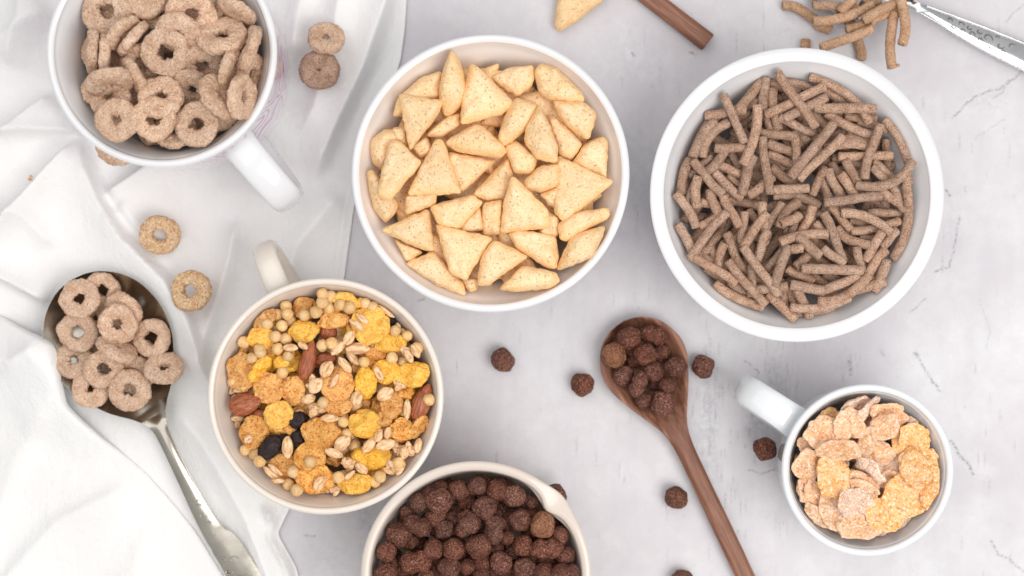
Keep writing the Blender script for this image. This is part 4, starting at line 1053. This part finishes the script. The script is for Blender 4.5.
# kind, crop, x, y, a, b, angle : drawn from the bottom of the heap to its top
MS = """g1 2 370 230 50 32 0 0|g0 4 470 100 78 52 0 0|g0 1 945 300 70 50 0 0|g0 3 430 560 60 45 0 0|o 5 240 100 45 22 80|o 5 270 60 50 25 0|o 3 290 360 50 25 0|g0 4 690 380 62 52 0 0|g0 5 560 130 60 50 0 0|g0 6 160 370 60 45 0 0|g0 6 530 60 60 60 0 0|k 6 210 200 50 40 0|k 6 640 270 45 40 0|k 3 600 340 50 50 0|k 4 160 550 60 40 0|k 5 690 470 40 40 0|k 6 380 430 50 40 0|k 6 600 470 50 50 0|c 6 480 540|c 8 480 250|k 7 760 300 50 50 0|k 2 620 450 50 50 0
r 2 590 350 50 45 0|r 2 540 320 40 30 40|o 2 560 280 70 18 -38|a 4 110 140 80 50 10|a 3 430 540 60 45 10|r 5 700 70 80 65 20|r 5 705 195 60 55 70|a 2 135 440 62 62 90|c 1 560 325|c 1 655 370|c 1 615 495|c 1 945 150|c 1 945 205|c 1 930 275|c 2 415 200|c 2 465 240|c 2 720 460|c 2 790 550|c 2 610 440|c 1 315 520|c 3 560 70|c 4 670 160|c 4 85 45|c 6 265 170|c 5 325 290
g0 1 455 330 95 50 35 0|g0 5 600 400 100 88 0 0|g0 6 810 130 100 42 50 0|g0 3 260 210 112 125 0 0|g0 1 745 225 87 78 0 0|g1 2 270 180 90 60 -20 0|g0 2 170 365 112 55 8 0|g0 5 390 160 98 112 10 0|g0 3 670 360 92 100 0 0|g0 3 500 340 112 108 0 0|g0 6 665 140 88 78 0 0|g0 4 590 470 88 92 0 0|g1 2 585 530 108 66 0 0|g1 4 550 230 104 88 0 0|g0 5 830 490 132 100 0 0|g0 5 790 340 112 100 0 0|g0 4 200 460 102 82 0 0
g1 1 440 490 97 80 0 0|g1 1 750 440 102 80 15 0|g1 3 590 160 55 50 0 0|g1 3 430 200 112 42 45 0|g1 4 770 240 122 90 8 0|g1 6 440 340 136 92 0 0|g1 6 330 530 122 70 8 0|a 4 805 450 70 130 68|a 3 325 460 112 85 14|a 3 775 150 60 138 76|r 5 510 270 80 105 58
g1 2 430 400 130 130 0 0|g0 4 190 310 122 120 0 0|g1 4 400 310 80 106 0 0|g1 6 400 100 112 104 0 0|g1 3 565 535 98 98 0 0|g0 5 870 170 126 120 0 0
k 3 800 320 55 50 0|k 3 830 490 60 55 0|k 6 270 390 50 45 0|k 6 640 400 50 55 0|k 6 740 320 40 55 0|k 4 640 320 40 36 0|k 4 680 80 36 30 0|c 1 605 230|c 1 630 320|c 1 485 390|c 1 590 400|c 1 545 480|c 1 750 325|c 1 835 305|c 1 880 155|c 1 880 235|c 1 880 540|c 1 560 565|c 1 430 575|c 2 215 250|c 2 285 270|c 3 375 130|c 3 435 90|c 3 595 235|c 3 635 115|c 3 950 25|c 4 390 160|c 4 590 130|c 4 875 430|c 4 95 450|c 4 790 50|c 5 430 370|c 5 795 375|c 5 670 445|c 5 630 550|c 6 240 85|c 6 205 485|c 6 505 480|c 7 480 290|c 6 640 380
o 2 335 395 62 26 -35|o 2 375 350 55 24 -40|o 4 250 180 68 30 -50|o 4 300 130 66 28 -50|o 4 340 60 85 40 0|o 4 200 60 62 32 45|o 2 280 490 55 35 60|o 4 710 115 52 25 -60|o 4 760 80 52 24 -60|o 4 495 240 56 26 -65|o 4 540 390 62 44 35|o 4 175 295 58 20 60|o 4 335 420 52 40 70|o 4 700 500 70 26 88|o 4 40 330 60 45 50|o 3 910 210 62 45 60|o 3 650 55 52 26 0|o 3 780 425 52 34 20|o 5 630 270 76 38 90|o 5 345 210 34 30 40|o 5 860 530 60 36 55|o 5 960 310 64 30 -18|o 5 510 455 70 24 -42|o 5 540 430 60 20 -40|o 5 560 510 46 18 0|o 6 425 255 66 34 50|o 6 495 185 48 28 70|o 6 560 165 42 25 80|o 6 545 250 68 40 12|o 6 230 240 66 44 40|o 6 170 310 66 30 -20|o 6 370 420 52 30 -40|o 6 285 470 48 18 40|o 6 680 310 44 30 80|o 6 780 260 52 28 80|o 6 140 60 62 28 0|o 3 740 40 40 22 -30"""
NM = dict(g=('golden_flake', 'corn flake', 'golden flakes in the muesli'), c=('crisp_pearl', 'cereal', 'crisp pearls in the muesli'), o=('rolled_oat', 'oat', 'rolled oats in the muesli'),
          k=('oat_cluster', 'oat', 'oat clusters in the muesli'), a=('almond', 'almond', 'almonds in the muesli'), r=('raisin', 'raisin', 'raisins in the muesli'))
items = [q for line in MS.split('\n') for q in line.split('|')]
for i, q in enumerate(items):
    q = q.split(); t = q[0][0]; n_, c_, g_ = NM[t]; u, v = mp(int(q[1]), float(q[2]), float(q[3]))
    cap = 117 + i * .08; f = .98 / 7.2
    if t == 'g':
        c = int(q[0][1]); a, b = float(q[4]) * f, float(q[5]) * f
        me = golden_mesh(a * 1.0, (b if b > 6.4 else b * 1.5) * 1.0, 1000 + i, c); R = Matrix.Rotation(math.radians(float(q[6])), 3, 'Z') @ Matrix.Rotation(rm.uniform(-.16, .16) if b > 6.4 else .9, 3, 'X')
        o = settle(n_, me, (u, v), R, 1.0, cap, 80, MU); noun = ('bright yellow flake' if c else 'orange honey flake')
    elif t == 'c':
        o = settle(n_, CR[i % 5], (u, v), Euler((i, i * 2, i)).to_matrix(), rm.uniform(.78, .92), cap + 1, 80, MU); noun = 'pale crisp pearl'
    elif t in 'ok':
        a, b = float(q[4]) * f, float(q[5]) * f
        if t == 'o': sc_ = (a / 8.0, b / 4.3, 1.0); me = OM[i % 5]; noun = 'pale rolled oat'
        else: sc_ = (a + b) / 2 / 7.0; me = CL[i % 4]; noun = 'toasted oat cluster'
        R = Matrix.Rotation(math.radians(float(q[6])), 3, 'Z') @ Matrix.Rotation(rm.uniform(-.3, .3), 3, 'X')
        o = settle(n_, me, (u, v), R, sc_, cap + 2, 80, MU)
    else:
        a, b = float(q[4]) * f, float(q[5]) * f; big, sm = max(a, b), min(a, b)
        me = AL[i % 2] if t == 'a' else RS[i % 3]
        sc_ = (big / 17, sm / 10, min(1.1, sm / 9)) if t == 'a' else (big / 12.5, sm / 9, sm / 9)
        o = settle(n_, me, (u, v), Matrix.Rotation(math.radians(float(q[6])), 3, 'Z') @ Matrix.Rotation(rm.uniform(-.2, .2), 3, 'X'), sc_, cap, 75, MU); noun = 'reddish brown almond' if t == 'a' else 'wrinkled black raisin'
    register(o, noun, cen, rad, pl, u, v, c_, g_)
def crumb(u, v, r, m, lab, i):
    o = settle('crumb', ball_mesh('crumb', r, 400 + i, m, .35, sub=3, sq=(1.2, .9, .6), bumpy=.2), (u, v), Euler((0, 0, i)).to_matrix(), 1.0, 40, 95)
    tag(o, lab, 'crumb', 'crumbs')
crumb(30.5, 178, 2.4, 'ringtan', 'small orange crumb on the napkin at the far left', 1)
crumb(898.5, 65.5, 1.6, 'stickloose', 'tiny crumb at the tip of the lowest hanging bran stick', 2)
crumb(803, 45, 1.3, 'stickloose', 'tiny crumb on the table just above the rim of the big stick bowl', 3)
write_labels()

# ------------------------------------------------------------------ light, world, camera
w = bpy.data.worlds.new('World'); sc.world = w; w.use_nodes = True
bg = w.node_tree.nodes['Background']; bg.inputs[1].default_value = .88
wt = w.node_tree; tcw = nd(wt, 'ShaderNodeTexCoord'); sx = nd(wt, 'ShaderNodeSeparateXYZ'); wt.links.new(tcw.outputs['Generated'], sx.inputs[0])
wt.links.new(ramp(wt, sx.outputs['Z'], [(0, (.56, .55, .54)), (.4, (.64, .63, .62)), (.8, (.80, .79, .78)), (1, (.84, .83, .83))]), bg.inputs[0])
def area(name, loc, tgt, size, power, col):
    l = bpy.data.lights.new(name, 'AREA'); l.shape = 'SQUARE'; l.size = size; l.energy = power; l.color = col
    o = bpy.data.objects.new(name, l); COL.objects.link(o); o.location = Vector(loc) * S
    o.rotation_euler = (Vector(tgt) - Vector(loc)).to_track_quat('-Z', 'Y').to_euler(); return o
area('softbox_key', (800, -560, 1600), (120, 0, 0), .6, 5.6, (1, .975, .94))
area('softbox_fill', (-550, 600, 1800), (0, 0, 0), 1.0, 3.4, (1, .98, .955))
cam = bpy.data.cameras.new('camera'); co = bpy.data.objects.new('camera', cam); COL.objects.link(co)
co.location = (0, 0, D * S); cam.sensor_width = 36; cam.lens = 36 * D / 1024; cam.clip_start = .01; cam.clip_end = 20
cam.dof.use_dof = True; cam.dof.focus_distance = (D - 98) * S; cam.dof.aperture_fstop = 5.0
sc.camera = co
sc.cycles.max_bounces = 12; sc.cycles.diffuse_bounces = 8
sc.view_settings.view_transform = 'Standard'; sc.view_settings.look = 'None'; sc.view_settings.exposure = 0; sc.view_settings.gamma = 1
